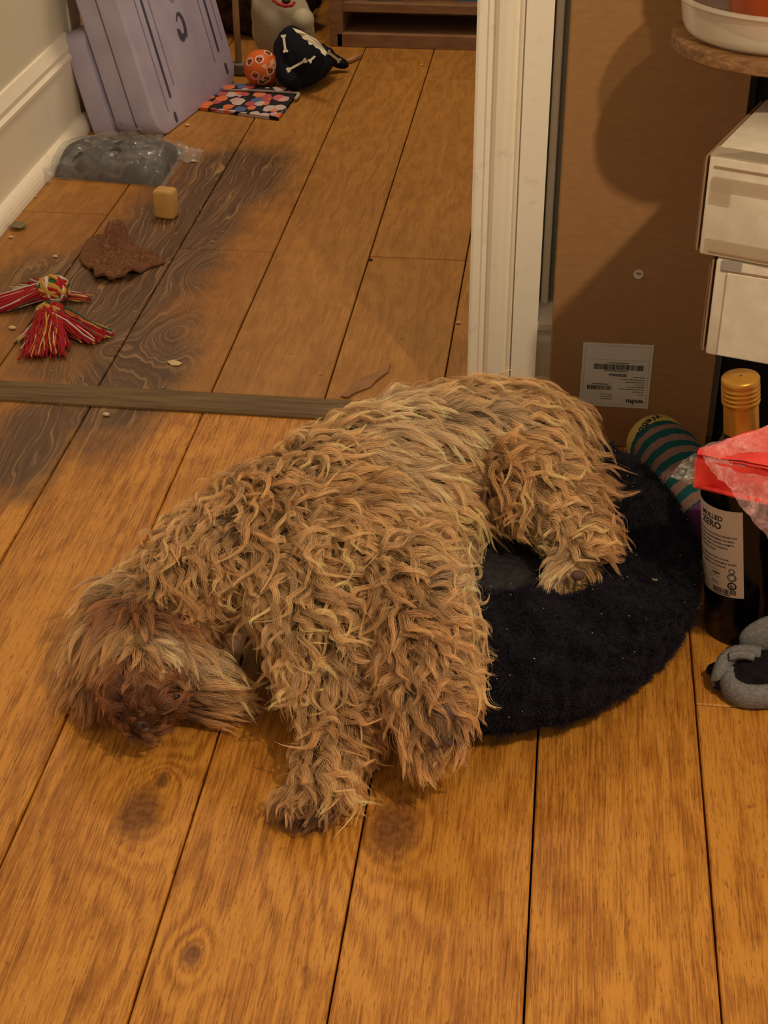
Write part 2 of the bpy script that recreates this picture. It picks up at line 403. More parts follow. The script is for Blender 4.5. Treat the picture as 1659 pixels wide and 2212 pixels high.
me = bpy.data.meshes.new('tmp'); me.from_pydata(b.v, [], b.f); tmp = bpy.data.objects.new('tmp', me); COL.objects.link(tmp)
md = tmp.modifiers.new('r', 'REMESH'); md.mode = 'VOXEL'; md.voxel_size = .0045; md.adaptivity = 0
ms = tmp.modifiers.new('s', 'SMOOTH'); ms.iterations = 8; ms.factor = .6
dg = bpy.context.evaluated_depsgraph_get(); ev = tmp.evaluated_get(dg); me2 = bpy.data.meshes.new_from_object(ev)
DV = np.zeros(len(me2.vertices)*3); me2.vertices.foreach_get('co', DV); DV = DV.reshape(-1, 3)
me2.calc_loop_triangles(); DF = np.zeros(len(me2.loop_triangles)*3, int); me2.loop_triangles.foreach_get('vertices', DF); DF = DF.reshape(-1, 3)
DQ = [tuple(p.vertices) for p in me2.polygons]
bpy.data.objects.remove(tmp)
dog = thing('dog', (float(DV[:, 0].mean()), float(DV[:, 1].mean()), 0), 'golden tan curly-haired dog asleep on its side, half on the black plush bed', 'dog')

# ------------------------------------------------------------------ dog bed
BX, BY, BR = -.062, 1.240, .222
BYS = 1.08   # the bed is slightly longer front to back
def bed_h(r):
    """height profile of the cushion ring against distance from the bed's centre"""
    if r >= BR: return 0.0
    ring = .104*max(0.0, 1-((r-.152)/.072)**2)**.55 if r > .08 else 0
    inner = .078+.010*(r/.13)**2
    if r < .152:
        w = min(1, max(0, (r-.095)/.04)); w = w*w*(3-2*w); top = .104
        return inner*(1-w)+top*w
    return ring
def bed_pt(a, s):
    """s 0 centre .. 1 outer bottom"""
    if s < .55:
        r = .152*s/.55; z = bed_h(r)
    else:
        t = (s-.55)/.45*(PI*.5+.75); r =   .152+.068*math.sin(min(t, PI/2))*(1 if t < PI/2 else 1); z = .052+.052*math.cos(t)
        if t > PI/2: r =   .152+.068*math.cos((t-PI/2)*.85)
    w = nz3((math.cos(a)*2, math.sin(a)*2, r*20), 1.6)*.009*min(1, s*3)
    w2 = nz3((math.cos(a)*r*60, math.sin(a)*r*60, z*60), 1.0)*.0035*min(1, max(0, s-.45)*5)
    rr = r*(1+w*.8)+w2
    rr *= .99 if math.cos(a) > .6 else 1
    zz = max(.0015, z+w*.6+w2*.7)
    if s < .4: zz += nz3((math.cos(a)*r*25, math.sin(a)*r*25, 3))*.012*(s/.4)
    return Vector((BX+rr*math.cos(a), BY+rr*math.sin(a)*BYS, zz))
b = MB(); NA, NS = 144, 64
v = [bed_pt(2*PI*i/NA, (j+.02)/NS) for j in range(NS+1) for i in range(NA)]
from mathutils.bvhtree import BVHTree
bvh = BVHTree.FromPolygons([tuple(x) for x in DV], [tuple(x) for x in DF])
for i_, q in enumerate(v):      # the cushion sags under the dog's weight
    best = q.z
    for dx, dy in ((0, 0), (.007, 0), (-.007, 0), (0, .007), (0, -.007)):
        hit = bvh.ray_cast(Vector((q.x+dx, q.y+dy, -.05)), Vector((0, 0, 1)))
        if hit[0] is not None: best = min(best, hit[0].z-.003)
    q.z = max(.0015, best)
f = [(j*NA+i, j*NA+(i+1) % NA, (j+1)*NA+(i+1) % NA, (j+1)*NA+i) for j in range(NS) for i in range(NA)]
split = int(NS*.43)
bed = thing('dog_bed', (BX, BY, 0), 'round black plush donut dog bed under the curly dog', 'dog bed')
fr = [q for q in f if q[0]//NA >= split]; fc = [q for q in f if q[0]//NA < split]+[tuple(range(NA))[::-1]]
k = NT('navy_plush'); fz = k.noise(k.P(), 70, 4)
k.base(k.ramp(fz, [(.35, (16, 15, 21)), (.7, (34, 32, 42))]), .95, 0, .15); MAT['plush'] = k.m
k = NT('bed_inner_fabric'); fz = k.noise(k.P(), 160, 3)
k.base(k.ramp(fz, [(.35, (38, 36, 38)), (.7, (56, 54, 54))]), .7, 0, .35); k.bump(fz, .3, .001)
MB().add(v, fr).build('bolster', MAT['plush'], bed, smooth=True)
MB().add(v, fc).build('cushion', k.m, bed, smooth=True)
BEDV, BEDF = np.array([tuple(x) for x in v]), np.array(fr)[:, ::1]

# plush pile of the bed
F3 = np.concatenate([BEDF[:, [0, 1, 2]], BEDF[:, [0, 2, 3]]])
P, Nn = sample_surface(BEDV, F3, 140000)
Nn = Nn*np.sign(((P-np.array([BX, BY, .03]))*Nn).sum(1).mean()); n = len(P); K = 5
tgt = np.cross(Nn, rng.normal(size=(n, 3))); 
# clump direction from smooth noise so tufts read
cl = np.stack([np.sin(P[:, 0]*310+np.sin(P[:, 1]*190)*2), np.sin(P[:, 1]*290+np.sin(P[:, 2]*240)*2), np.sin(P[:, 2]*330+P[:, 0]*120)], 1)
tgt = tgt/np.linalg.norm(tgt, axis=1)[:, None]*.8+cl*.7
L = rng.uniform(.0028, .0062, n)*(1+.5*cl[:, 0]*cl[:, 1]); s = np.linspace(0, 1, K)
path = P[:, None]+Nn[:, None]*(L[:, None]*.8*s)[..., None]+tgt[:, None]*(L[:, None]*.75*s**1.6)[..., None]
path[..., 2] = np.maximum(path[..., 2], .0012)
rd = np.outer(rng.uniform(.00018, .00032, n), 1-.7*s)
c0 = np.array(lin((30, 28, 37))[:3]); cols = c0*rng.uniform(.5, 2.0, (n, 1))
make_hair('pile', path, rd, cols, hair_mat('navy_pile', .7, .2), bed)
# lint caught in the plush and on the cushion
b = MB()
cand = rng.permutation(n)[:1500]; cnt = 0
for i in cand:
    if Nn[i, 2] < -.1 or cnt > 120: continue
    pr = pj(P[i]+Nn[i]*.008)
    if pr[0] < 930 and pr[1] < 1560: continue
    b.ball(P[i]+Nn[i]*rng.uniform(.006, .010), (rng.uniform(.0004, .0009), rng.uniform(.0003, .0006), .0003), 1); cnt += 1
for (u, w) in [(1070, 1215), (1083, 1219), (1102, 1217), (1057, 1238), (1090, 1262), (1062, 1270), (1130, 1225)]:
    b.ball(fl(u, w, .062), .0007, 1)
b.build('lint', simple('pale_lint', (170, 160, 150), .9), bed, kind='stuff')
for (u, w, zz, sc_) in [(1383, 1165, .098, 1.5), (1412, 1252, .093, 2.2)]:
    tag(MB().ball(fl(u, w, zz+.002), (.0016*sc_, .0008*sc_, .0007*sc_), 2).build('crumb', simple('crumb_pale', (190, 170, 130), .9), origin='base'),
        'pale crumb on the bed plush, '+('right of the hind paw' if w < 1200 else 'lower right of the hind paw'), 'crumb')

# grooming map: (u, v, du, dv, length, curl, colour)
GOLD, TAN, PALE, RUST, DARK, ORNG = (248, 199, 136), (230, 177, 114), (254, 216, 164), (166, 104, 62), (128, 86, 54), (222, 168, 110)
G = [(700, 900, 1, -.2, .036, .35, GOLD), (830, 850, 1, -.05, .036, .3, PALE), (960, 830, 1, -.3, .034, .4, GOLD), (1080, 820, 1, 0, .032, .5, GOLD), (1180, 850, 1, .5, .032, .5, GOLD),
 (1230, 920, .7, 1, .034, .5, GOLD), (1140, 920, 1, .35, .036, .55, GOLD), (1040, 900, 1, .2, .036, .4, PALE), (920, 930, 1, .15, .038, .35, PALE), (800, 950, 1, .1, .038, .35, PALE), (700, 980, 1, .2, .036, .5, GOLD),
 (1080, 1000, 1, .7, .036, .5, TAN), (1180, 1000, .8, 1, .036, .55, GOLD), (1230, 1010, 1, .6, .034, .5, ORNG), (980, 1010, 1, .3, .036, .45, GOLD), (860, 1040, 1, .15, .036, .35, PALE), (740, 1060, 1, .35, .038, .45, TAN),
 (1000, 1100, 1, .7, .036, .45, GOLD), (900, 1130, 1, .5, .036, .45, GOLD), (980, 1180, .8, .8, .034, .45, PALE), (820, 1140, 1, .4, .036, .6, GOLD), (1060, 1150, .6, 1, .028, .6, TAN),
 (560, 1000, -.6, .8, .034, .9, TAN), (620, 940, .2, -1, .034, .7, GOLD), (640, 1010, .6, .8, .034, .9, GOLD), (500, 1060, -.5, .9, .036, .95, GOLD), (560, 1080, .5, .9, .038, .95, TAN), (640, 1110, .9, .6, .040, .8, GOLD), (740, 1170, 1, .6, .038, .8, GOLD),
 (440, 1130, -.8, .5, .034, .9, GOLD), (350, 1170, -1, .3, .034, .8, GOLD), (480, 1180, -.1, 1, .036, .95, GOLD), (400, 1220, -.4, .9, .032, .9, TAN), (560, 1200, .1, 1, .042, .95, GOLD), (650, 1220, .3, 1, .042, .9, GOLD),
 (470, 1290, .1, 1, .036, .9, TAN), (560, 1320, .1, 1, .034, .85, GOLD), (620, 1380, -.1, 1, .036, .8, GOLD), (700, 1300, .35, 1, .042, .85, GOLD), (780, 1280, .5, 1, .040, .8, GOLD),
 (700, 1420, .25, 1, .038, .8, GOLD), (780, 1440, .5, .9, .036, .8, GOLD), (650, 1500, -.2, 1, .034, .85, GOLD), (730, 1530, .2, 1, .036, .8, TAN), (800, 1560, .8, .6, .028, .9, TAN),
 (650, 1610, -.1, 1, .030, .8, TAN), (720, 1650, -.1, 1, .032, .7, GOLD), (780, 1640, .5, .8, .026, .8, TAN), (650, 1700, -.6, .8, .024, .5, TAN), (700, 1735, -.3, .9, .018, .5, DARK), (630, 1760, -.5, .8, .013, .4, DARK), (660, 1765, -.3, .9, .012, .4, DARK),
 (870, 1280, .2, 1, .030, .8, TAN), (960, 1250, 1, .2, .036, .7, PALE), (1000, 1330, 1, .45, .038, .8, GOLD), (900, 1350, .6, .8, .032, .7, ORNG), (1000, 1420, 1, .35, .034, .7, GOLD), (860, 1440, -.4, .9, .028, .8, TAN), (930, 1460, .6, .9, .028, .6, ORNG), (1010, 1500, .9, .5, .026, .5, TAN),
 (880, 1540, -.1, 1, .030, .4, TAN), (950, 1560, .2, 1, .014, .3, DARK), (1000, 1570, .5, .9, .020, .4, ORNG), (900, 1610, .05, 1, .020, .25, TAN), (960, 1640, .1, 1, .012, .2, TAN), (930, 1670, 0, 1, .016, .2, PALE),
 (1120, 1100, .5, 1, .020, .8, TAN), (1200, 1100, .9, .5, .024, .8, GOLD), (1240, 1145, .6, 1, .022, .9, GOLD), (1180, 1165, -.3, 1, .020, .8, PALE), (1205, 1215, -.8, .7, .030, .3, PALE), (1250, 1250, -.2, 1, .010, .3, TAN), (1290, 1190, 1, -.2, .026, .3, ORNG), (1310, 1170, 1, -1, .026, .1, ORNG), (1290, 1090, 1, .1, .036, .4, ORNG), (1260, 1050, 1, .1, .036, .5, ORNG), (1310, 1110, 1, -.5, .032, .1, ORNG),
 (340, 1250, -.8, .1, .024, .6, TAN), (270, 1260, -1, -.35, .030, .3, PALE), (220, 1290, -1, -.1, .030, .3, GOLD), (190, 1350, -1, .2, .028, .2, GOLD), (300, 1310, .1, 1, .022, .3, RUST), (260, 1310, -.5, .9, .028, .25, RUST),
 (240, 1380, -.25, 1, .034, .2, TAN), (230, 1450, -.1, 1, .030, .2, RUST), (200, 1440, -.2, 1, .034, .15, TAN), (190, 1500, .1, 1, .026, .2, RUST), (290, 1370, -.2, 1, .018, .3, TAN), (350, 1330, .9, .4, .026, .4, RUST), (380, 1280, .9, .6, .028, .7, TAN),
 (350, 1390, .9, .45, .020, .35, PALE), (420, 1370, .8, .7, .028, .5, TAN), (330, 1440, .5, .6, .014, .3, GOLD), (280, 1440, -.3, .7, .016, .3, RUST), (320, 1475, .1, -.5, .016, .2, RUST), (300, 1500, .2, -.8, .018, .15, RUST), (260, 1510, -1, -.3, .022, .15, RUST), (240, 1540, -.9, .4, .020, .2, RUST),
 (350, 1500, .8, -.6, .020, .15, RUST), (310, 1545, .3, -.3, .006, 0, DARK), (380, 1520, .6, .2, .024, .1, DARK), (430, 1430, 1, -.3, .032, .15, PALE), (450, 1480, 1, 0, .036, .12, GOLD), (420, 1530, 1, .25, .034, .15, TAN), (370, 1570, .5, .8, .022, .3, RUST), (490, 1500, 1, .1, .030, .15, GOLD)]
GU = np.array([g[:2] for g in G], float); GD = np.array([g[2:4] for g in G], float); GD /= np.linalg.norm(GD, axis=1)[:, None]
GL = np.array([g[4] for g in G]); GC = np.array([g[5] for g in G]); GK = np.array([lin(g[6])[:3] for g in G])
def groom(P):
    uv = pj(P); d2 = ((uv[:, None]-GU[None])**2).sum(-1)+220.0; w = d2**-1.9; w /= w.sum(1, keepdims=True)
    dr = w@GD; dr /= np.linalg.norm(dr, axis=1)[:, None]+1e-9
    return dr[:, :1]*RT-dr[:, 1:]*UP, w@GL, w@GC, w@GK, uv
_, _, _, vc, _ = groom(DV)
me3 = me2; me3.name = 'body'
at = me3.color_attributes.new('tint', 'FLOAT_COLOR', 'POINT'); cc = np.ones((len(DV), 4), np.float32); cc[:, :3] = vc*.28; at.data.foreach_set('color', cc.ravel())  # body tint darkened: shade in the gaps between locks is painted in
ow = np.array(dog.matrix_world.translation); me3.vertices.foreach_set('co', (DV-ow).ravel()); me3.update()
me3.materials.clear(); me3.materials.append(hair_mat('dog_skin_gap_shade', .8, .1)); me3.polygons.foreach_set('use_smooth', [True]*len(me3.polygons))
body = bpy.data.objects.new('body', me3); COL.objects.link(body); body.parent = dog; body.location = (0, 0, 0)

def build_fur(NL, NS_, K, seed, lscale, rlock, srad, keep_side=.35):
    g = np.random.default_rng(seed)
    P, N = sample_surface(DV, DF, NL, g)
    view = CC-P; view /= np.linalg.norm(view, axis=1)[:, None]; fac = (N*view).sum(1)
    ok = fac > -keep_side
    P, N = P[ok], N[ok]; n = len(P)
    D, L, C, KOL, uv = groom(P)
    # keep nose and pads bare
    bare = np.zeros(n, bool)
    for (u, w, ru, rw) in [(306, 1561, 19, 16), (965, 1552, 24, 22), (1248, 1242, 22, 18)]:
        bare |= ((uv[:, 0]-u)/ru)**2+((uv[:, 1]-w)/rw)**2 < 1
    P, N, D, L, C, KOL, uv = [x[~bare] for x in (P, N, D, L, C, KOL, uv)]; n = len(P)
    D = D+(g.normal(size=(n, 3))*(.12+.30*C[:, None]))
    t = D-N*(D*N).sum(1, keepdims=True); t /= np.linalg.norm(t, axis=1)[:, None]+1e-9
    bt = np.cross(N, t)
    # clump-scale swirl: neighbouring locks turn together
    sw = np.sin(P[:, 0]*70+2*np.sin(P[:, 1]*55))+np.sin(P[:, 1]*80+P[:, 2]*60)
    ang = sw*.28*(.4+C)
    t, bt = t*np.cos(ang)[:, None]+bt*np.sin(ang)[:, None], bt*np.cos(ang)[:, None]-t*np.sin(ang)[:, None]
    L = L*g.uniform(.75, 1.25, n)*lscale
    kap = (g.choice([-1, 1], n)*g.uniform(.4, 2.4, n))*C+g.normal(size=n)*.25
    freq = g.uniform(.9, 1.7, n)*(.5+.8*C); ph = g.uniform(0, 2*PI, n); amp = L*(.035+.11*C)*g.uniform(.6, 1.3, n)
    lift = L*g.uniform(.05, .30, n)*(1+.5*C)
    s = np.linspace(0, 1, K)
    pos = np.zeros((n, K, 3)); cur = np.zeros((n, 3)); ds = s[1]-s[0]
    for i in range(K):
        a = kap*s[i]**1.3
        pos[:, i] = cur
        cur = cur+(t*np.cos(a)[:, None]+bt*np.sin(a)[:, None])*(L*ds)[:, None]
    env = np.sqrt(s)[None]
    osc = 2*PI*freq[:, None]*s[None]+ph[:, None]
    pos += bt[:, None]*(amp[:, None]*env*np.sin(osc))[..., None]+N[:, None]*(amp[:, None]*.7*env*np.cos(osc))[..., None]
    pos += N[:, None]*(lift[:, None]*(1-np.exp(-5*s))[None]+.0)[..., None]
    pos[..., 2] -= (L[:, None]*.22*s[None]**2)
    guide = pos+P[:, None]-N[:, None]*.001
    # children strands
    tot = n*NS_
    off = g.normal(size=(n, NS_, 2)); off /= np.maximum(1, np.linalg.norm(off, axis=2, keepdims=True)/1.6)
    prof = (.75+.35*np.sin(PI*np.minimum(1, s*1.2)))*(1-.62*s**1.6)
    fly = (g.random((n, NS_)) < .09)*g.uniform(.5, 2.6, (n, NS_))
    spread = rlock*(1+fly[..., None]*s[None, None]*2.2)*prof[None, None]
    Q = guide[:, None]+bt[:, None, None]*(off[..., 0:1]*spread)[..., None]*1.15+N[:, None, None]*(off[..., 1:2]*spread)[..., None]*.7
    ww = g.uniform(0, 2*PI, (n, NS_, 1)); fr2 = g.uniform(1.2, 3, (n, NS_, 1))
    Q += bt[:, None, None]*(np.sin(fr2*2*PI*s+ww)*.00035*s)[..., None]
    # strands of a lock end at different lengths
    cut = g.uniform(.66, 1.0, (n, NS_)); 
    idx_ = s[None, None]*cut[..., None]*(K-1); i0_ = np.minimum(idx_.astype(int), K-2); fr_ = (idx_-i0_)[..., None]
    Q = np.take_along_axis(Q, i0_[..., None], 2)*(1-fr_)+np.take_along_axis(Q, i0_[..., None]+1, 2)*fr_
    Q = Q.reshape(tot, K, 3)
    Q[..., 2] = np.maximum(Q[..., 2], .0012+g.random((tot, 1))*.002)
    rad = (srad*g.uniform(.7, 1.25, (tot, 1)))*(1-.62*s[None]**1.5)
    lock_b = g.uniform(.62, 1.25, (n, 1, 1)); st_b = g.uniform(.80, 1.22, (n, NS_, 1))
    col = (KOL[:, None]*lock_b*st_b).reshape(tot, 3)
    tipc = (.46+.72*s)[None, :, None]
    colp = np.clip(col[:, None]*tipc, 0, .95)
    return Q, rad, colp
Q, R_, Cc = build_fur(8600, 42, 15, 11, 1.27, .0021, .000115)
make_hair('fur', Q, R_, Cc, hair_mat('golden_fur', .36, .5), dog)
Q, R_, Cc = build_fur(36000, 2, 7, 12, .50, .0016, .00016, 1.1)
make_hair('undercoat', Q, R_, Cc*.26, hair_mat('undercoat_gap_shade', .6, .25), dog)  # undercoat colour dimmed to paint shade between the golden locks
# nose, mouth, closed eye, paw pads
def skin(name, rgb, r=.45): return simple(name, rgb, r, bump=.5, bscale=500, spec=.5)
def at3(u, v, z): return fl(u, v, z)
ns = MB(); c = at3(306, 1560, .046); ns.ball(c, (.0082, .0066, .0072), 3); ns.ball(c+np.array([.003, -.002, -.005]), (.005, .005, .004), 2)
nose = ns.build('nose', skin('dark_nose', (74, 48, 44), .5), dog, smooth=True)
nb = MB()
for dx in (-.0038, .0038): nb.ball(c+np.array([dx, -.0060, .0022]), (.0022, .0016, .0016), 2)
nb.build('nostrils', skin('nostril', (14, 8, 8), .6), nose, smooth=True)
mo = MB(); mo.tube([at3(285, 1572, .034), at3(303, 1582, .032), at3(322, 1584, .031), at3(340, 1574, .034)], [.002, .0045, .0045, .002], 8)
mo.build('mouth', skin('dark_lips', (34, 20, 20), .4), dog, smooth=True)
ey = MB(); ey.tube([at3(372, 1500, .066), at3(380, 1506, .066), at3(388, 1502, .066)], [.0012, .0026, .0012], 8)
ey.build('closed_eyelid', skin('eyelid', (40, 24, 18), .5), dog, smooth=True)
pm = MAT['pad'] = skin('paw_pad', (84, 58, 50), .75)
def pads(lst):
    for (u, v, z, rx, ry) in lst:
        e = MB(); c = at3(u, v, z); M = basis((0, 0, 0), RT, np.cross(-FW, RT), -FW)
        e.ball(c, (rx, ry, .005), 3, M); e.build('paw_pad', pm, dog, smooth=True)
pads([(965, 1540, .098, .0095, .0075), (936, 1580, .085, .0040, .003), (942, 1606, .080, .0055, .0035), (970, 1604, .078, .0035, .003), (1248, 1243, .124, .0062, .0048)])

# ------------------------------------------------------------------ cardboard flat box against the wall
k = NT('brown_cardboard'); p = k.O(); f1 = k.noise(k.vmath('MULTIPLY', p, (1, 1, 3)), 60, 3, .5)
k.base(k.ramp(f1, [(.3, (152, 112, 70)), (.7, (162, 120, 76))]), .8, 0, .2); k.bump(f1, .1, .0008); MAT['card'] = k.m
MAT['cardedge'] = simple('cardboard_edge', (120, 80, 46), .9)
CY = 1.557; cx0, cx1 = .0015, .186
cbx = thing('cardboard_box', ((cx0+cx1)/2, CY+.014, 0), 'tall flat brown cardboard box standing against the wall beside the doorway', 'box')
MB().box(((cx0+cx1)/2, CY+.0135, .39), (cx1-cx0, .027, .78), .0018, seg=1).build('panel', MAT['card'], cbx)
MAT['label'] = simple('paper_label', (206, 198, 180), .7, var=.04)
MAT['ink'] = simple('black_ink', (26, 22, 20), .7)
MAT['greyink'] = simple('grey_ink', (92, 82, 66), .7)
# shipping label, printed upside down: frame O = top right corner as seen, x to the left, z down
LM = basis((.1165, CY-.0002, .0535), (-1, 0, 0), (0, 0, -1), (0, -1, 0))   # local x right-to-left, y downwards => text reads when the box is turned over
w_, h_ = .0785, .0805
lab = MB().add([LM @ Vector(q) for q in [(0, -h_, 0), (w_, -h_+.0005, 0), (w_, 0, 0), (0, .0005, 0)]]+[LM @ Vector(q) for q in [(0, -h_, .0006), (w_, -h_+.0005, .0006), (w_, 0, .0006), (0, .0005, .0006)]],
    [(0, 1, 2, 3), (7, 6, 5, 4), (0, 4, 5, 1), (1, 5, 6, 2), (2, 6, 7, 3), (3, 7, 4, 0)]).build('shipping_label', MAT['label'], cbx, label='white shipping label with barcodes, upside down')
pr = MB()
# in label space: X from right edge to the left, Y measured from the bottom edge (as seen) upward -> "down" the upside-down label
def LT(txt, x, y, size, bold=False, mi=0):
    v, f = text_geo(txt, size, bold); pr.add([LM @ Vector((x+a, -y+b, .0009)) for a, b, c in v], f, mi)
def LR(x0, x1, y0, y1, mi=0):
    pr.add([LM @ Vector((x, -y, .0009)) for x, y in [(x0, y0), (x1, y0), (x1, y1), (x0, y1)]], [(0, 1, 2, 3)], mi)
LT('woltu', .006, .0105, .0085, True)
rb = random.Random(5)
def bars(x0, x1, y0, y1):
    x = x0
    while x < x1:
        wd = rb.choice([.0004, .0007, .0011]); LR(x, min(x1, x+wd), y0, y1); x += wd+rb.choice([.0004, .0006, .0009])
bars(.0095, .0655, .0475, .0545); bars(.0435, .0715, .0215, .027)
LT('SK0004hei', .027, .0425, .0048, True)
for i, (x1) in enumerate([.020, .034, .028, .018, .026, .035, .020, .013]):
    y = .0385-i*.0031; x = .0065
    while x < x1: 
        wd = rb.uniform(.0015, .004); LR(x, min(x1, x+wd), y, y+.0009, 1); x += wd+.0007
for i in range(3):
    x = .042
    while x < .055: wd = rb.uniform(.001, .003); LR(x, min(.056, x+wd), .0095+i*.003, .0104+i*.003, 1); x += wd+.0006
for (a, c, y) in [(.026, .053, .0457), (.026, .050, .0557), (.047, .066, .0283)]:
    x = a
    while x < c: wd = rb.uniform(.0012, .0035); LR(x, min(c, x+wd), y, y+.0011, 1); x += wd+.0005
for (a, c_, y0, y1) in [(.003, .0755, .003, .0032), (.003, .0755, .0772, .0774), (.003, .0755, .0598, .0600)]: LR(a, c_, y0, y1, 1)
LR(.003, .0032, .003, .0774, 1); LR(.0753, .0755, .003, .0774, 1)
pr.build('label_print', [MAT['ink'], MAT['greyink']], lab)
c = aty(1379, 592, CY); SM = basis((c[0], CY-.0001, c[2]), (-1, 0, 0), (0, 0, -1), (0, -1, 0))
st = MB().lathe([(.0054, 0), (.0054, .0006)], 28, SM).build('round_sticker', simple('sticker_white', (214, 200, 176), .6), cbx, label='small round white sticker')
v, f = text_geo('S', .0066, True); RM = Matrix.Rotation(math.radians(70), 4, 'Z')
MB().add([SM @ (RM @ Vector((a-.0022, b-.0024, .0009))) for a, b, _ in v], f).build('sticker_print', MAT['ink'], st)

# ------------------------------------------------------------------ tiered stand, saucer, pot, herb
k = NT('worn_wood_tier'); f1 = k.noise(k.vmath('MULTIPLY', k.O(), (6, 60, 60)), 3.0, 5, .65)
k.base(k.ramp(f1, [(.3, (96, 66, 38)), (.55, (142, 102, 62)), (.8, (176, 134, 86))]), .55, 0, .35); k.bump(f1, .25, .001); MAT['tier'] = k.m
TX, TY, TZ, TR = .190, 1.437, .500, .0955
stand = thing('plant_stand', (.31, 1.43, 0), 'black plant stand with two staggered round wooden tiers', 'plant stand')
def tier(x, y, z, r, h=.014):
    return MB().lathe([(r-.003, 0), (r-.0005, .002), (r, h*.5), (r-.0005, h-.002), (r-.003, h), (r-.006, h)], 72, Matrix.Translation((x, y, z))).build('tier', MAT['tier'], stand, smooth=True, angle=40)
tier(TX, TY, TZ, TR); tier(.312, 1.372, .2555, .127)
b = MB(); b.tube([(.375, 1.515, .008), (.375, 1.515, .78)], .009, 16); b.build('pole', MAT['blackgloss'], stand, smooth=True, angle=40)
b = MB(); b.tube([(.375, 1.515, TZ-.004), (TX, TY, TZ-.004)], .0055, 8); b.build('bracket', MAT['blackgloss'], stand)
b = MB(); b.tube([(.375, 1.515, .252), (.312, 1.40, .252)], .0055, 8); b.build('bracket', MAT['blackgloss'], stand)
for a in (20, 140, 265):
    a = math.radians(a); MB().tube([(.375, 1.515, .03), (.375+.05*math.cos(a), 1.515+.05*math.sin(a), .006)], [.007, .005], 10).build('foot', MAT['blackgloss'], stand, smooth=True, angle=40)
SZ = TZ+.0142; SX, SY = TX+.001, TY-.002
k = NT('cloudy_clear_plastic'); k.base(lin((226, 216, 190)), .16, 0, .6); k.set(k.b.inputs['Alpha'], .45); k.bump(k.noise(k.P(), 60, 3), .15, .001); MAT['saucer'] = k.m
pf = [(.001, .0015), (.102, .0015), (.107, .004), (.111, .010), (.1155, .0325), (.119, .0335), (.121, .036), (.120, .0385), (.1165, .039), (.114, .0365), (.1095, .0105), (.105, .004), (.001, .0035)]
pf = [(r*.79, z*.95) for r, z in pf]
sau = MB().lathe(pf, 96, Matrix.Translation((SX, SY, SZ)), cap=False).build('saucer', MAT['saucer'], smooth=True, angle=50, origin='base')
tag(sau, 'round cloudy clear plastic saucer under the orange pot', 'saucer')
PX, PY = .196, 1.434
k = NT('orange_pot_plastic'); k.base(k.ramp(k.noise(k.O(), 18, 3), [(.3, (178, 74, 22)), (.7, (204, 92, 32))]), .32, 0, .5); MAT['orange'] = k.m
pot = thing('flower_pot', (PX, PY, SZ+.0042), 'orange flower pot with a small patterned sticker, in the clear saucer', 'flower pot')
MB().lathe([(.001, 0), (.047, 0), (.050, .003), (.066, .10), (.070, .101), (.0705, .112), (.066, .112), (.062, .095), (.001, .095)], 64, Matrix.Translation((PX, PY, SZ+.0042)), cap=False).build('pot', MAT['orange'], pot, smooth=True, angle=40)
def wrap(v, cx, cy, z0, R, a0, slope=0.0):
    """(s, h) on a cylinder of radius R facing angle a0"""
    out = []
    for s_, h, *_ in v:
        r = R+slope*h; a = a0+s_/r; out.append((cx+r*math.cos(a), cy+r*math.sin(a), z0+h))
    return out
a0 = math.atan2(-PY, .0-PX)+.16
stk = MB()
def outline(cx_, cy_, w, h, n=24, e=3): return [(cx_+w*np.sign(math.cos(t))*abs(math.cos(t))**(2/e), cy_+h*np.sign(math.sin(t))*abs(math.sin(t))**(2/e)) for t in np.linspace(0, 2*PI, n, endpoint=False)]
for (cx_, cy_, w, h) in [(0, .036, .0078, .0095), (-.001, .0175, .0095, .010)]:
    stk.add(wrap([(x-.012, y) for x, y in outline(cx_, cy_, w, h)], PX, PY, SZ+.0042, .0507, a0, .16), [tuple(range(24))])
so = stk.build('sticker', simple('sticker_grey', (176, 168, 160), .5), pot)
stk = MB()
for (gx, gy, w, h, nx, ny) in [(0, .036, .0056, .0072, 4, 5), (-.001, .0175, .0078, .0078, 5, 3)]:
    for i in range(nx):
        for j in range(ny):
            if rb.random() < .2: continue
            x = gx-w+2*w*(i+.1)/nx; y = gy-h+2*h*(j+.15)/ny; ww_ = 2*w/nx*rb.uniform(.5, .95); hh = 2*h/ny*rb.uniform(.5, .8)
            stk.add(wrap([(x-.012+dx, y+dy) for dx, dy in [(0, 0), (ww_, 0), (ww_, hh), (0, hh)]], PX, PY, SZ+.0042, .0512, a0, .16), [(0, 1, 2, 3)])
stk.build('sticker_print', MAT['ink'], so)
MB().lathe([(.001, .084), (.062, .084), (.001, .088)], 32, Matrix.Translation((PX, PY, SZ+.0042)), cap=False).build('soil', simple('potting_soil', (44, 30, 20), .95, bump=1), pot)
lf = MB(); lr = random.Random(9)
stem = MB()
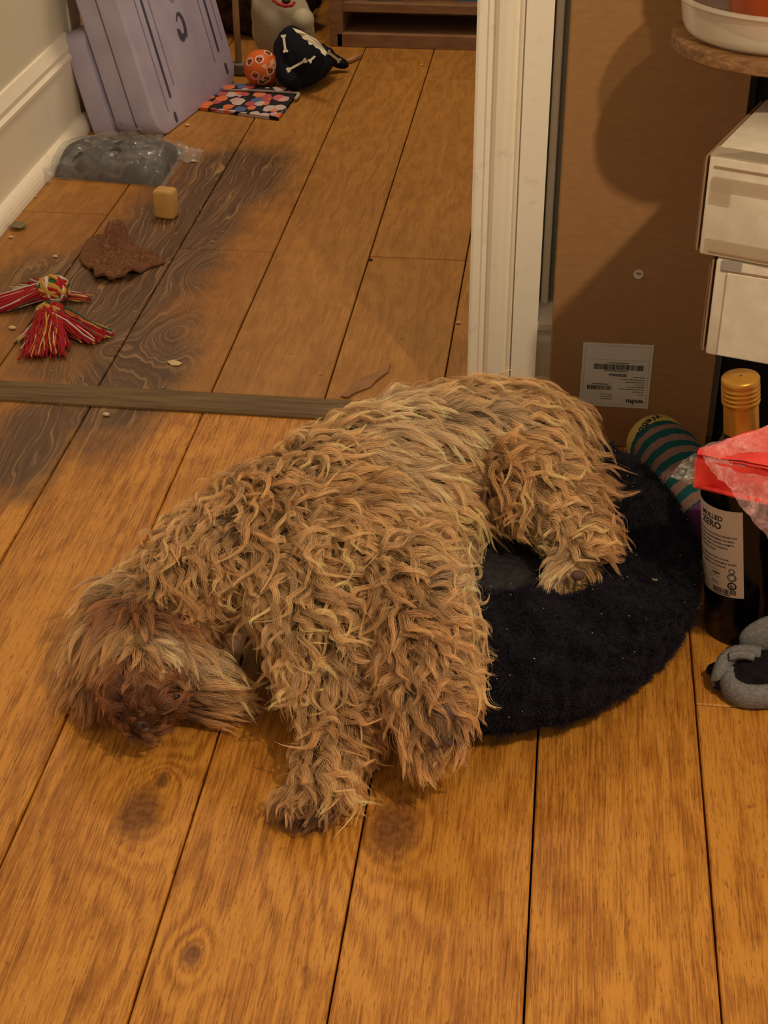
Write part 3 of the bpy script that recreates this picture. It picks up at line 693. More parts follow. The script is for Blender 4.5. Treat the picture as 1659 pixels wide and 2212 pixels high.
for i in range(15):
    a = lr.uniform(0, 2*PI); r = lr.uniform(.02, .13); h = lr.uniform(.10, .30)
    base = Vector((PX+.03*math.cos(a), PY+.03*math.sin(a), SZ+.09)); tip = Vector((PX+r*math.cos(a), PY+r*.8*math.sin(a), SZ+.09+h))
    mid = (base+tip)/2+Vector((0, 0, .03)); P_ = [base*(1-t)**2+mid*2*t*(1-t)+tip*t*t for t in np.linspace(0, 1, 7)]
    stem.tube(P_, [.0018-.0002*j for j in range(7)], 5)
    for t in np.linspace(.3, 1, 8):
        c = P_[int(t*6)]; d = Vector((lr.gauss(0, 1), lr.gauss(0, 1), lr.gauss(0, .5))).normalized(); w = d.orthogonal().normalized()*.010; l = d*.034
        lf.add([c, c+l*.35+w, c+l*.7+w*.8, c+l, c+l*.7-w*.8, c+l*.35-w], [(0, 1, 2, 3, 4, 5)])
stem.build('stem', simple('herb_stem', (80, 98, 44), .6), pot); lf.build('leaves', simple('herb_leaf', (74, 104, 44), .5), pot, kind='stuff')

# ------------------------------------------------------------------ two white cartons on the lower tier
k = NT('white_carton'); f1 = k.noise(k.O(), 60, 4, .6); k.base(k.ramp(f1, [(.3, (206, 192, 166)), (.7, (222, 210, 186))]), .6, 0, .35); k.bump(k.noise(k.O(), 30, 4), .15, .002); MAT['carton'] = k.m
MAT['corr'] = simple('carton_raw_edge', (150, 118, 86), .9)
k = NT('clear_parcel_tape'); k.base(lin((200, 180, 150)), .2, 0, .6); k.set(k.b.inputs['Alpha'], .45); MAT['tape'] = k.m
def carton(cor, yaw, dx, dy, dz, lab_, top):
    X = Vector((math.cos(yaw), math.sin(yaw), 0)); Yv = Vector((-math.sin(yaw), math.cos(yaw), 0)); M = basis(cor, X, Yv, (0, 0, 1))
    t = thing('cardboard_carton', Vector(cor), lab_, 'box', 'white cartons on the plant stand')
    g = .0018
    # body: open-ended sleeve whose left end shows folded flaps
    b = MB(); b.box((dx/2+g, dy/2, dz/2), (dx-2*g, dy, dz), .0025, M); b.build('shell', MAT['carton'], t, smooth=True, angle=30)
    b = MB()
    for i, off in enumerate((.000, .0022)):
        b.box((g-.0012-off, dy*.5, dz*.5-.001*i), (.0014, dy*(.97-.03*i), dz*(.95-.05*i)), 0, M)
    b.build('end_flap', MAT['corr'], t)
    b = MB(); b.box((dx*.5+.003, -.0006, dz*.90), (dx-.012, .0012, .0014), 0, M); b.build('lid_seam', MAT['corr'], t)
    if top:
        b = MB(); b.box((dx*.5+.004, -.0009, dz*.74), (dx-.010, .0007, dz*.13), 0, M)
        b.box((dx*.5+.002, dy*.07, dz+.0003), (dx-.004, dy*.14, .0006), 0, M)
        b.box((.017, -.0011, dz*.66), (.018, .0007, dz*.24), 0, M); b.box((dx*.5+.004, -.0009, dz*.10), (dx-.01, .0007, dz*.16), 0, M); b.build('tape', MAT['tape'], t)
        b = MB(); b.box((dx*.5+.005, -.0012, dz*.055), (dx-.016, .0014, .0012), 0, M); b.build('bottom_seam', MAT['corr'], t)
    else:
        b = MB(); b.box((dx*.5+.008, -.0012, dz*.455), (dx-.014, .0022, dz*.86), .0006, M); b.build('front_flap', MAT['carton'], t)
        b = MB(); b.box((.018, -.0011, dz*.955), (.017, .0014, dz*.10), 0, M); b.build('tab', simple('tab_grey', (150, 140, 128), .7), t)
    return t, M
cLow = aty(1527, 764, 1.305); zb = .2066
cLow = fl(1522, 766, .2252)
ztier = .2697
def on_plane_z(u, v, z): return fl(u, v, z)
c1 = fl(1514, 763, ztier+.0004); print('lower carton corner', c1)
t1, M1 = carton((c1[0], c1[1], ztier+.0003), math.radians(-17), .20, .150, .093, 'lower white cardboard carton on the stand, with a raised front flap', False)
c2 = fl(1500, 548, ztier+.0935); print('upper carton corner', c2)
t2, M2 = carton((c2[0], c2[1], ztier+.0940), math.radians(-21), .21, .172, .090, 'upper white cardboard carton on the stand, taped along its front', True)
for (x, y, c_) in [(.070, .035, (196, 158, 70)), (.112, .05, (120, 110, 80)), (.075, .09, (186, 178, 150))]:
    P_ = M2 @ Vector((x, y, .0908)); b = MB(); b.ball(P_, (.0055, .0022, .0010), 2)
    b.build('peel_flake', simple('flake', c_, .6), origin='base', smooth=True, label={.070: 'golden curled flake on top of the upper white carton', .112: 'olive dried flake on top of the upper white carton, at right', .075: 'pale flake at the back of the upper white carton'}[x], cat='flake')

# ------------------------------------------------------------------ wine bottle
B0 = np.array(fl(1607, 1354)); B0[2] = 0; T0 = aty(1599, 806, B0[1]+.004); ax = Vector(T0-B0); Hb = ax.length; print('bottle', B0, T0, Hb)
zx = ax.normalized(); fx = Vector((0-B0[0], 0-B0[1], 0)).normalized(); yx = zx.cross(fx).normalized(); fx = yx.cross(zx)
BM = basis(B0+np.array([0, 0, .002]), fx, yx, zx); k_ = Hb/.30
bottle = thing('wine_bottle', B0, 'dark glass wine bottle with gold screw cap and white back label, beside the dog bed', 'bottle')
k = NT('dark_bottle_glass'); k.base(lin((9, 7, 6)), .14, 0, .3); MAT['glass'] = k.m
MB().lathe([(.001, .004), (.030, 0), (.0365, .003), (.0378, .010), (.0378, .172), (.0368, .186), (.033, .200), (.024, .216), (.0175, .228), (.0152, .240), (.0148, .280), (.001, .284)], 64, BM @ Matrix.Diagonal((1, 1, k_, 1)), cap=False).build('glass_body', MAT['glass'], bottle, smooth=True, angle=50)
k = NT('gold_foil'); k.base(lin((206, 150, 62)), .34, .75, .5); MAT['gold'] = k.m
pr_ = [(.0158, .226), (.0160, .236), (.0156, .270), (.0166, .2705)]
z = .2715
for i in range(4): pr_ += [(.0166, z), (.0172, z+.0012), (.0172, z+.0030), (.0165, z+.0040)]; z += .0048
pr_ += [(.0170, z+.001), (.0170, z+.0065), (.0158, z+.0082), (.001, z+.0088)]
MB().lathe(pr_, 48, BM @ Matrix.Diagonal((1, 1, k_*.985, 1)), cap=False).build('screw_cap', MAT['gold'], bottle, smooth=True, angle=60)
# label: s along the circumference from its right edge going left
RL = .0380; LOFF = .015
def BL(pts, r=RL):
    out = []
    for s_, h in pts:
        a = -.10+s_/r*1.0   # angle from the camera direction, left positive
        out.append(BM @ Vector((r*math.cos(a), -r*math.sin(a)*1.0, h+LOFF)))
    return out
lz0, lz1, ls = .043, .138, .070
lb = MB()
nn = 28
v = BL([(ls*i/nn, lz0) for i in range(nn+1)])+BL([(ls*i/nn, lz1) for i in range(nn+1)])
lb.add(v, [(i+1, i, nn+1+i, nn+2+i) for i in range(nn)])
blab = lb.build('back_label', simple('bottle_label_paper', (206, 186, 164), .6, var=.05), bottle, smooth=True)
lp = MB()
def bl_text(txt, x, y, size, bold=False):   # x: distance from the LEFT edge of the label
    v, f = text_geo(txt, size, bold); lp.add(BL([(ls-(x+a), y+b) for a, b, c in v], RL+.0003), f)
def bl_rect(x0, x1, y0, y1):
    n_ = max(1, int((x1-x0)/.003)); xs = np.linspace(x0, x1, n_+1)
    v = BL([(ls-x, y0) for x in xs]+[(ls-x, y1) for x in xs], RL+.0003); lp.add(v, [(i, i+1, n_+2+i, n_+1+i) for i in range(n_)])
def bl_ring(x, y, r, w, n_=28):
    v = BL([(ls-(x+q*math.cos(t)), y+q*math.sin(t)) for q in (r, r-w) for t in np.linspace(0, 2*PI, n_, endpoint=False)], RL+.0003)
    lp.add(v, [(i, (i+1) % n_, n_+(i+1) % n_, n_+i) for i in range(n_)])
bl_text('MULLED', .0245, .1255, .0072, True); bl_text('ZERO', .0240, .1165, .0100, True)
body_txt = ['THIS MULLED ALC ALCOHOLIC BLEND HAS', 'RICH AROMAS OF CINNAMON, NUTMEG,', 'CLOVES AND A SPICY WINTER WARMTH.', 'LOVE MULLED WINE, IT IS A FESTIVE', 'WINTER EVENING TREAT.', '', 'TO SERVE, WARM BUT NOT TO BOIL', 'AND ADD A STICK OF CINNAMON WHEN', 'GENTLY WARMING, OR PLEASURE.']
for i, t_ in enumerate(body_txt):
    if t_: bl_text(t_, .0125, .1085-i*.0042, .00265, True)
for i in range(9): bl_rect(.008, .008+rb.uniform(.014, .019), .0665-i*.0026, .0672-i*.0026)
bl_ring(.0590, .0725, .0030, .0008); bl_ring(.0590, .0655, .0044, .0008); bl_ring(.0590, .0655, .0030, .0004); bl_ring(.0590, .0560, .0044, .0014); bl_text('b', .0573, .0535, .0066, True)
bl_text('vegan', .0375, .0660, .0042, True); bl_rect(.033, .047, .0705, .0708); bl_rect(.033, .047, .0630, .0633)
bl_text('75cl e', .0370, .0560, .0034, True); bl_rect(.033, .047, .0540, .0543)
x = .0385
while x < .0630: w = rb.choice([.0004, .0006, .0009]); bl_rect(x, x+w, .0462, .0515); x += w+rb.choice([.0004, .0005, .0008])
bl_text('5 018070 098345', .0385, .0440, .0026, True)
lp.build('label_print', MAT['ink'], blab)

# ------------------------------------------------------------------ striped knitted toy with yellow end
A = fl(1418, 950, .038); Bq = fl(1560, 1150, .040); A[2] = .040; Bq[2] = .032
d = Vector(Bq-A); Lk = d.length; dz_ = d.normalized(); xr = dz_.cross(Vector((0, 0, 1))).normalized(); KM = basis(A, xr, xr.cross(dz_)*-1, dz_)
toy = thing('plush_toy', (A[0], A[1], 0), 'teal and pinkish-grey striped knitted toy with a yellow end, behind the bed', 'toy')
k = NT('striped_knit'); o_ = k.vmath('DOT_PRODUCT', k.vmath('SUBTRACT', k.P(), tuple(A)), tuple(dz_))
w_ = k.math('ADD', o_, k.math('MULTIPLY', k.noise(k.P(), 90, 3), .007))
sv = k.math('FRACT', k.math('MULTIPLY', w_, 1/.0255)); c = k.ramp(sv, [(.0, (138, 106, 96)), (.47, (138, 106, 96)), (.50, (28, 84, 84)), (.96, (28, 84, 84)), (1.0, (138, 106, 96))])
purple = k.math('GREATER_THAN', o_, Lk*.84); c = k.mix(purple, c, lin((110, 50, 100)))
k.base(c, .95, 0, .1); k.bump(k.noise(k.P(), 420, 3), .8, .002); MAT['knit'] = k.m
n_ = 14; pts = [KM @ Vector((0, 0, .010+(Lk-.010)*i/(n_-1))) for i in range(n_)]
rr = [.034, .036, .037, .037, .037, .037, .037, .036, .035, .034, .033, .031, .027, .018]
for i, q in enumerate(pts): q.z = rr[i]*.92+.002
MB().tube(pts, rr, 24).build('knitted_body', MAT['knit'], toy, smooth=True)
ye = MB().ball(pts[0]-dz_*.006, (.0345, .0345, .034), 4, basis((0, 0, 0), *[KM.col[i].to_3d() for i in range(3)]))
yo = ye.build('end_cap', simple('yellow_fabric', (186, 160, 84), .9, bump=.6), toy, smooth=True, label='pale yellow printed end')
v, f = text_geo('Webbox', .0165, True); tp = MB(); vv = []
cxy = pts[0]-dz_*.006; tdir = (CC-np.array(cxy)); tdir /= np.linalg.norm(tdir)
tdir = Vector(tdir)-dz_*.75+Vector((0, 0, .15)); tdir.normalize()
ux = (Vector(RT)*-.42+Vector(UP)*-.75); ux = (ux-tdir*ux.dot(tdir)).normalized(); uy = tdir.cross(ux)
KI = basis((0, 0, 0), *[KM.col[i].to_3d() for i in range(3)])
for a, b_, _ in v:
    dd = (tdir*.036+ux*(a-.026)*.9+uy*(b_-.006)*.9); loc = KI.inverted() @ dd
    sc_ = 1.012/math.sqrt((loc.x/.0345)**2+(loc.y/.0345)**2+(loc.z/.034)**2); vv.append(cxy+dd*sc_)
tp.add(vv, f).build('end_cap_print', MAT['ink'], yo)

# ------------------------------------------------------------------ black bag by the wall, black heap, red wrapped pot, grey garment
def lump(name, c, r, mat, lab_, cat, amp=.25, fs=9, sub=5, squash=None, seedv=0, base_z=0.0, **kw):
    b = bmesh.new(); bmesh.ops.create_icosphere(b, subdivisions=sub, radius=1)
    for v in b.verts:
        q = v.co.copy(); e = 4.0 if squash else 2.0
        nrm = (abs(q.x)**e+abs(q.y)**e+abs(q.z)**e)**(1/e); q /= nrm
        k1 = 1+amp*mn.fractal(q*fs*.25+Vector((seedv, 0, 0)), 1.0, 2.0, 4)+amp*.5*abs(mn.noise(q*fs*.5+Vector((0, seedv, 0))))
        v.co = Vector((q.x*r[0]*k1, q.y*r[1]*k1, q.z*r[2]*k1))
    m_ = MB().bm(b, 0, Matrix.Translation(Vector(c)))
    m_.v = [(x, y, max(base_z, z)) for x, y, z in m_.v]
    return m_.build(name, mat, smooth=True, label=lab_, cat=cat, origin='base', **kw)
MB_black = MAT['black']
bag = MB().box((.345, 1.575, .40), (.30, .028, .80), .012, seg=4)
bag.v = [(x+.004*nz3((x, y, z), 12), y+.004*nz3((z, x, y), 10), z) for x, y, z in bag.v]
bag.build('garment_bag', MAT['black'], smooth=True, origin='base', label='tall black cloth bag standing against the wall right of the cardboard box', cat='bag')
k = NT('black_crumpled'); f1 = k.noise(k.O(), 90, 4); k.base(k.ramp(f1, [(.3, (12, 11, 11)), (.7, (26, 24, 24))]), .8, 0, .2); k.bump(f1, .6, .003)
lump('jacket', (.350, 1.185, .085), (.098, .080, .105), k.m, 'black crumpled jacket heaped right of the wine bottle', 'clothing', .22, 10, seedv=3)
# grey sock-like garment with black lining
gm = thing('sock', tuple(fl(1600, 1500)), 'grey and black sock crumpled on the floor at the right edge', 'clothing')
k = NT('grey_jersey'); f1 = k.noise(k.P(), 420, 3, .7); k.base(k.ramp(f1, [(.3, (96, 94, 92)), (.7, (136, 133, 128))]), .95, 0, .1); k.bump(f1, .7, .001); MAT['grey'] = k.m
def ribbon(pts, wds, name, mat, thick=.006, seg=10):
    """soft folded band: elliptical tube along points, wds vertical half heights"""
    pts = [Vector([float(x) for x in p_]) for p_ in pts]; n_ = len(pts)
    ts = np.linspace(0, 1, n_); tt = np.linspace(0, 1, n_*5)
    ip = np.stack([np.interp(tt, ts, [p_[i] for p_ in pts]) for i in range(3)], 1); iw = np.interp(tt, ts, wds)
    for _ in range(6): ip[1:-1] = (ip[:-2]+ip[1:-1]*2+ip[2:])/4
    b = MB(); v = []; m_ = len(tt)
    for j in range(m_):
        t = Vector(ip[min(j+1, m_-1)]-ip[max(j-1, 0)]).normalized(); side = t.cross(Vector((0, 0, 1))).normalized()
        for i in range(seg):
            a = 2*PI*i/seg; v.append(Vector(ip[j])+side*math.cos(a)*thick+Vector((0, 0, 1))*math.sin(a)*iw[j]+Vector((nz3(ip[j], 90), nz3(ip[j], 70), 0))*.0012)
    f = [(j*seg+i, j*seg+(i+1) % seg, (j+1)*seg+(i+1) % seg, (j+1)*seg+i) for j in range(m_-1) for i in range(seg)]+[tuple(range(seg))[::-1], tuple((m_-1)*seg+i for i in range(seg))]
    b.add(v, f); b.v = [(x, y, max(.0008, z)) for x, y, z in b.v]
    return b.build(name, mat, gm, smooth=True)
ribbon([fl(1642, 1418, .026), fl(1600, 1412, .026), fl(1568, 1425, .024), fl(1556, 1455, .018), fl(1552, 1476, .012)], [.010, .011, .012, .012, .010], 'cuff', MAT['grey'], .008)
ribbon([fl(1578, 1452, .017), fl(1570, 1470, .014), fl(1580, 1490, .013), fl(1605, 1505, .013), fl(1640, 1506, .013), fl(1690, 1500, .013)], [.008, .012, .013, .013, .013, .013], 'cuff', MAT['grey'], .008)
ribbon([fl(1630, 1418, .036), fl(1600, 1412, .037), fl(1575, 1418, .034)], [.004, .004, .004], 'hem', MAT['grey'], .004)
lump('tmp', tuple(fl(1640, 1462, .012)), (.040, .030, .018), MAT['black'], None, None, .25, 10, 4, seedv=8).name = 'lining'
ln = bpy.data.objects['lining']; Mw = ln.location.copy(); ln.parent = gm; ln.location = Mw-gm.location; 
gs = MB().ball(fl(1640, 1380, .030), (.016, .010, .030), 4, Matrix.Rotation(.5, 4, 'Y')); gs.v = [(x+.004*nz3((x, y, z), 60), y, z) for x, y, z in gs.v]
gs.build('cloth_scrap', MAT['grey'], smooth=True, label='grey cloth scrap poking out of the black jacket by the bottle base', cat='cloth', origin='base')

# red tub wrapped in clear film, resting on the jacket
k = NT('red_plastic'); f1 = k.noise(k.O(), 45, 4); k.base(k.ramp(f1, [(.3, (206, 38, 36)), (.7, (240, 74, 62))]), .3, 0, .5); k.bump(k.noise(k.O(), 40, 3), .25, .003); MAT['red'] = k.m
r0 = aty(1500, 1052, 1.118); r1 = aty(1500, 985, 1.112); print('red', r0, r1)
red = thing('gift_tub', (r0[0]+.06, r0[1]+.02, .13), 'red plastic tub wrapped in clear film, in front of the wine bottle', 'tub')
def quadpatch(P00, P10, P11, P01, nu, nv, amp, sc_, seedv=0, thick=.0008):
    P00, P10, P11, P01 = [np.array(q, float) for q in (P00, P10, P11, P01)]
    nrm = np.cross(P10-P00, P01-P00); nrm /= np.linalg.norm(nrm); V = []
    for side in (0, 1):
        for j in range(nv):
            for i in range(nu):
                a, b_ = i/(nu-1), j/(nv-1); q = P00*(1-a)*(1-b_)+P10*a*(1-b_)+P11*a*b_+P01*(1-a)*b_
                h = mn.fractal(Vector((a*sc_, b_*sc_, seedv)), 1.0, 2.0, 3)*amp+abs(mn.noise(Vector((a*sc_*2.2, b_*sc_*.9, seedv+5))))*amp*.8
                V.append(q+nrm*(h+side*thick))
    N_ = nu*nv; F = []
    for s_ in (0, 1):
        for j in range(nv-1):
            for i in range(nu-1):
                q = (s_*N_+j*nu+i, s_*N_+j*nu+i+1, s_*N_+(j+1)*nu+i+1, s_*N_+(j+1)*nu+i); F.append(q if s_ else q[::-1])
    return MB().add(V, F)
zt = r1[2]; print('red top z', zt)
pA = aty(1502, 988, 1.112); pB = aty(1499, 1048, 1.112); pC = aty(1604, 1074, 1.085); pD = aty(1700, 1130, 1.07); pE = aty(1900, 850, 1.16); pF = aty(1730, 1040, 1.07)
pG = aty(1515, 975, 1.125)
b = quadpatch(pB, aty(1900, 1135, 1.075), aty(1900, 1055, 1.075), pA, 30, 10, .0015, 3, 1, .003)
b.build('tub_side', MAT['red'], red, smooth=True)
b = quadpatch(pA, aty(1900, 1055, 1.075), pE, pG, 30, 20, .003, 3, 2, .003)
b.build('tub_top', MAT['red'], red, smooth=True)
def hull(pts):
    bb = bmesh.new(); [bb.verts.new([float(x) for x in q]) for q in pts]; r_ = bmesh.ops.convex_hull(bb, input=bb.verts[:])
    bmesh.ops.delete(bb, geom=[g for g in r_['geom_interior'] if isinstance(g, bmesh.types.BMVert)], context='VERTS'); return MB().bm(bb)
ins = np.array([.004, .006, -.003])
hp_ = [pA+ins, pB+np.array([.004, .005, .003]), aty(1900, 1055, 1.075)+ins, aty(1900, 1132, 1.077)+np.array([0, .004, 0]), pG+ins, pE+np.array([0, .004, -.006]), pB+np.array([.03, .055, -.012]), pG+np.array([.03, .03, -.02]), aty(1900, 1132, 1.077)+np.array([.02, .09, -.01])]
hull(hp_).build('tub_body', MAT['red'], red)
b = MB(); b.tube([pB, aty(1550, 1060, 1.10), pC, aty(1900, 1137, 1.073)], .0022, 10); b.build('rim', MAT['red'], red, smooth=True)
film = NT('clear_film'); f1 = film.noise(film.P(), 45, 5, .65, 1.5)
film.base(lin((255, 190, 180)), .16, 0, .8); film.set(film.b.inputs['Alpha'], film.math('MULTIPLY_ADD', film.math('MULTIPLY', film.math('SUBTRACT', f1, .46), 5, clamp=True), .26, .10)); film.bump(f1, .9, .006); MAT['film'] = film.m
b = quadpatch(aty(1522, 1000, 1.104), aty(1659+30, 1200, 1.05), aty(1725, 900, 1.13), aty(1512, 968, 1.118), 40, 30, .004, 5, 4, .0004)
b.build('film_sheet', MAT['film'], red, smooth=True)
b = quadpatch(aty(1448, 1030, 1.11), aty(1500, 1050, 1.10), aty(1508, 975, 1.10), aty(1475, 995, 1.115), 20, 16, .005, 4, 6, .0004)
fc = NT('film_tail'); f2 = fc.noise(fc.P(), 90, 4, .6, 1.5); fc.base(lin((214, 206, 190)), .1, 0, .9); fc.set(fc.b.inputs['Alpha'], fc.math('MULTIPLY_ADD', fc.math('MULTIPLY', fc.math('SUBTRACT', f2, .5), 5, clamp=True), .6, .18)); fc.bump(f2, 1.0, .008)
b.build('film_tail', fc.m, red, smooth=True)

# ------------------------------------------------------------------ far room: shelf unit
k = NT('brown_shelf_laminate'); f1 = k.noise(k.vmath('MULTIPLY', k.O(), (8, 8, 40)), 3, 4); k.base(k.ramp(f1, [(.3, (126, 90, 62)), (.7, (148, 110, 78))]), .55, 0, .3); MAT['shelf'] = k.m
SX0 = -.488; FY = 3.155
sh = thing('shelf_unit', (-.05, FY, 0), 'brown laminate open shelf unit at the back of the far room', 'shelf')
def pz(u, v, Y=FY): return float(aty(u, v, Y)[2])
zb0 = pz(740, 106); zb1 = pz(740, 88); zs0 = pz(760, 38)+.0; print('shelf z', zb0, zb1, zs0, aty(712, 60, FY), aty(736, 60, FY))
MB().box((SX0+.012, FY+.15, .45), (.026, .30, .9), .0015).build('side_panel', MAT['shelf'], sh)
MB().box((.55, FY+.15, .45), (.026, .30, .9), .0015).build('side_panel', MAT['shelf'], sh)
MB().box((.03, FY+.15, .0135), (1.01, .30, .027), .001).build('bottom_board', MAT['shelf'], sh)
MB().box((.03, FY+.155, .078), (1.01, .29, .018), .001).build('shelf_board', MAT['shelf'], sh)
MB().box((.03, FY+.155, .30), (1.01, .29, .018), .001).build('shelf_board', MAT['shelf'], sh)
MB().box((.03, FY+.165, .048), (1.01, .012, .05), .0).build('plinth', MAT['shelf'], sh)
MB().box((.03, FY+.295, .45), (1.01, .008, .9), .0).build('back_panel', simple('dark_back', (48, 32, 24), .8), sh)
# things on the shelf
ZS = .0874
b = thing('figurine', (-.40, FY+.07, ZS), 'grey-based figurine with a blue and white panel, on the low shelf', 'figurine')
MB().lathe([(.001, 0), (.040, 0), (.042, .004), (.036, .012), (.001, .014)], 32, Matrix.Translation((-.385, FY+.07, ZS)) @ Matrix.Diagonal((1.35, 1, 1, 1)), cap=False).build('base', simple('grey_plastic', (140, 138, 130), .4), b, smooth=True, angle=50)
Mx = Matrix.Translation((-.405, FY+.065, ZS+.013)) @ Matrix.Rotation(-.12, 4, 'Y')
MB().box((0, 0, .04), (.042, .012, .08), .003, Mx).build('panel', simple('white_plastic', (196, 194, 184), .4), b)
MB().box((.001, -.0066, .04), (.028, .003, .078), .001, Mx).build('blue_panel', simple('blue_plastic', (64, 124, 164), .4), b)
MB().ball((-.368, FY+.06, ZS+.03), (.009, .008, .020), 3).build('head', simple('copper_figure', (150, 96, 64), .5), b, smooth=True)
MB().box((-.452, FY+.10, ZS+.045), (.03, .05, .09), .004).build('toy_block', simple('olive_plastic', (78, 70, 48), .6), origin='base', label='olive brown upright block at the left end of the low shelf', cat='toy')
b = MB(); b.prism([(0, 0), (.05, 0), (.05, .09), (-.02, .09), (-.014, .05)], .05, Matrix.Translation((-.228, FY+.10, ZS)) @ Matrix.Rotation(PI/2, 4, 'X'))
b.build('toy_bag', simple('bright_blue', (40, 120, 170), .5), origin='base', label='bright blue toy on the low shelf next to the doorway', cat='toy')

# ------------------------------------------------------------------ lavender plastic boxes on edge
LA = np.array(fl(352, 300)); LB = np.array(fl(505, 182)); la = (LB-LA); la /= np.linalg.norm(la); pr2 = np.array([-la[1], la[0], 0]); ph = math.radians(14.0)
lb_ = math.cos(ph)*np.array([0, 0, 1])+math.sin(ph)*pr2; lc = np.cross(la, lb_)
if lc[0] < 0: lc = -lc
# local frame: x along the floor edge, y up the face, z out towards the room
LO = LA-la*.012
k = NT('lavender_plastic'); f1 = k.noise(k.O(), 16, 3); k.base(k.ramp(f1, [(.3, (172, 162, 184)), (.7, (186, 178, 200))]), .42, 0, .4); k.bump(k.noise(k.O(), 300, 2), .08, .001); MAT['lav'] = k.m
MAT['slot'] = simple('dark_slot', (74, 68, 92), .7); MAT['slot2'] = simple('shallow_groove', (132, 124, 150), .6)
def rrect(x0, y0, x1, y1, r, n_=8):
    out = []
    for (cx_, cy_, a_) in [(x1-r, y0+r, -90), (x1-r, y1-r, 0), (x0+r, y1-r, 90), (x0+r, y0+r, 180)]:
        out += [(cx_+r*math.cos(math.radians(a_+90*i/n_)), cy_+r*math.sin(math.radians(a_+90*i/n_))) for i in range(n_+1)]
    return out
def slab(t, zf, th, x0, y0, x1, y1, r, name, mat=None):
    """rounded slab with softened front and back rims; zf: front face offset"""
    M = basis(LO, la, lb_, np.cross(la, lb_)); s_ = 1 if np.cross(la, lb_)@lc > 0 else -1
    b = MB(); lay = [(.004, -th), (0.0, -th+.004), (0.0, -.005), (.0025, -.0012), (.006, 0)]
    n_ = None; V = []
    for ins, zz in lay:
        ring = rrect(x0+ins, y0+ins, x1-ins, y1-ins, max(.002, r-ins)); n_ = len(ring); V += [M @ Vector((x, y, s_*(zf+zz))) for x, y in ring]
    F = [(j*n_+i, j*n_+(i+1) % n_, (j+1)*n_+(i+1) % n_, (j+1)*n_+i) for j in range(len(lay)-1) for i in range(n_)]+[tuple(range(n_))[::-1], tuple((len(lay)-1)*n_+i for i in range(n_))]
    if s_ < 0: F = [q[::-1] for q in F]
    return b.add(V, F).build(name, mat or MAT['lav'], t, smooth=True, angle=35)
Lx = .372
lav = thing('storage_box', tuple(LA), 'lavender plastic box on edge with dark slots and an oval latch in its face', 'storage box', 'lavender boxes leaning by the wall')
slab(lav, 0.0, .0395, 0, 0, Lx, .55, .045, 'shell')
face = MB(); grv = MB(); M = basis(LO, la, lb_, np.cross(la, lb_)); s_ = 1 if np.cross(la, lb_)@lc > 0 else -1
def FP(x, y, z=0.0006): return M @ Vector((x, y, s_*z))
def facebar(mb, x, y0, y1, w):
    pl = rrect(x-w/2, y0, x+w/2, y1, w*.49, 4); n_ = len(pl); mb.add([FP(a, b_, .0007) for a, b_ in pl]+[FP(a, b_, -.001) for a, b_ in pl], [tuple(range(n_)) if s_ > 0 else tuple(range(n_))[::-1]]+[(i, n_+i, n_+(i+1) % n_, (i+1) % n_) for i in range(n_)])
for x, y0 in ((.083, .052), (.318, .070)): facebar(face, x, y0, .50, .0075)
for x, y0 in ((.060, .034), (.108, .068), (.292, .058), (.345, .085)): facebar(grv, x, y0, .50, .003)
facebar(face, .080, .008, .028, .009); facebar(face, .330, .024, .046, .010)
face.build('slot', MAT['slot'], lav); grv.build('groove', MAT['slot2'], lav)
# oval latch: ring with a hook, and the moulded U above it
lt = MB()
def arcband(mb, cx_, cy_, rx, ry, a0_, a1_, w0, w1, n_=26):
    V = []; 
    for i in range(n_+1):
        t = math.radians(a0_+(a1_-a0_)*i/n_); w = w0+(w1-w0)*i/n_
        V += [FP(cx_+(rx+w)*math.cos(t), cy_+(ry+w)*math.sin(t), .0009), FP(cx_+(rx-w)*math.cos(t), cy_+(ry-w)*math.sin(t), .0009)]
    mb.add(V, [(2*i, 2*i+1, 2*i+3, 2*i+2) for i in range(n_)])
arcband(lt, .200, .150, .013, .022, -60, 150, .0062, .0018); arcband(lt, .194, .142, .008, .012, 150, 330, .0060, .0060)
lt.build('latch_hole', MAT['slot'], lav)
g2 = MB(); arcband(g2, .197, .235, .018, .040, 185, 355, .0012, .0012); g2.build('moulded_mark', MAT['slot2'], lav)
lav2 = thing('storage_box', tuple(LA-lc*.045), 'second lavender plastic box, standing tight behind the slotted one', 'storage box', 'lavender boxes leaning by the wall')
slab(lav2, -.0425, .039, .006, .002, Lx-.01, .55, .04, 'shell')
lav3 = thing('storage_box', tuple(LA-lc*.09), 'shortest lavender plastic box, rearmost of the three by the wall', 'storage box', 'lavender boxes leaning by the wall')
slab(lav3, -.0845, .043, .000, .006, Lx-.03, .205, .03, 'shell')
# crumpled clear film under them
fm = NT('clear_wrap'); f2 = fm.noise(fm.P(), 70, 4, .6, 1.2); fm.base(lin((200, 190, 190)), .1, 0, .9); fm.set(fm.b.inputs['Alpha'], fm.math('MULTIPLY_ADD', fm.math('MULTIPLY', fm.math('SUBTRACT', f2, .5), 5, clamp=True), .5, .15)); fm.bump(f2, 1.0, .008)
MAT['wrap'] = fm.m
b = quadpatch(fl(250, 285, .002), fl(345, 306, .002), fl(350, 290, .028), fl(245, 262, .032), 26, 12, .006, 4, 3, .0004); b.build('film_scrap', fm.m, smooth=True, label='crumpled clear film under the lavender boxes', cat='film', origin='base')
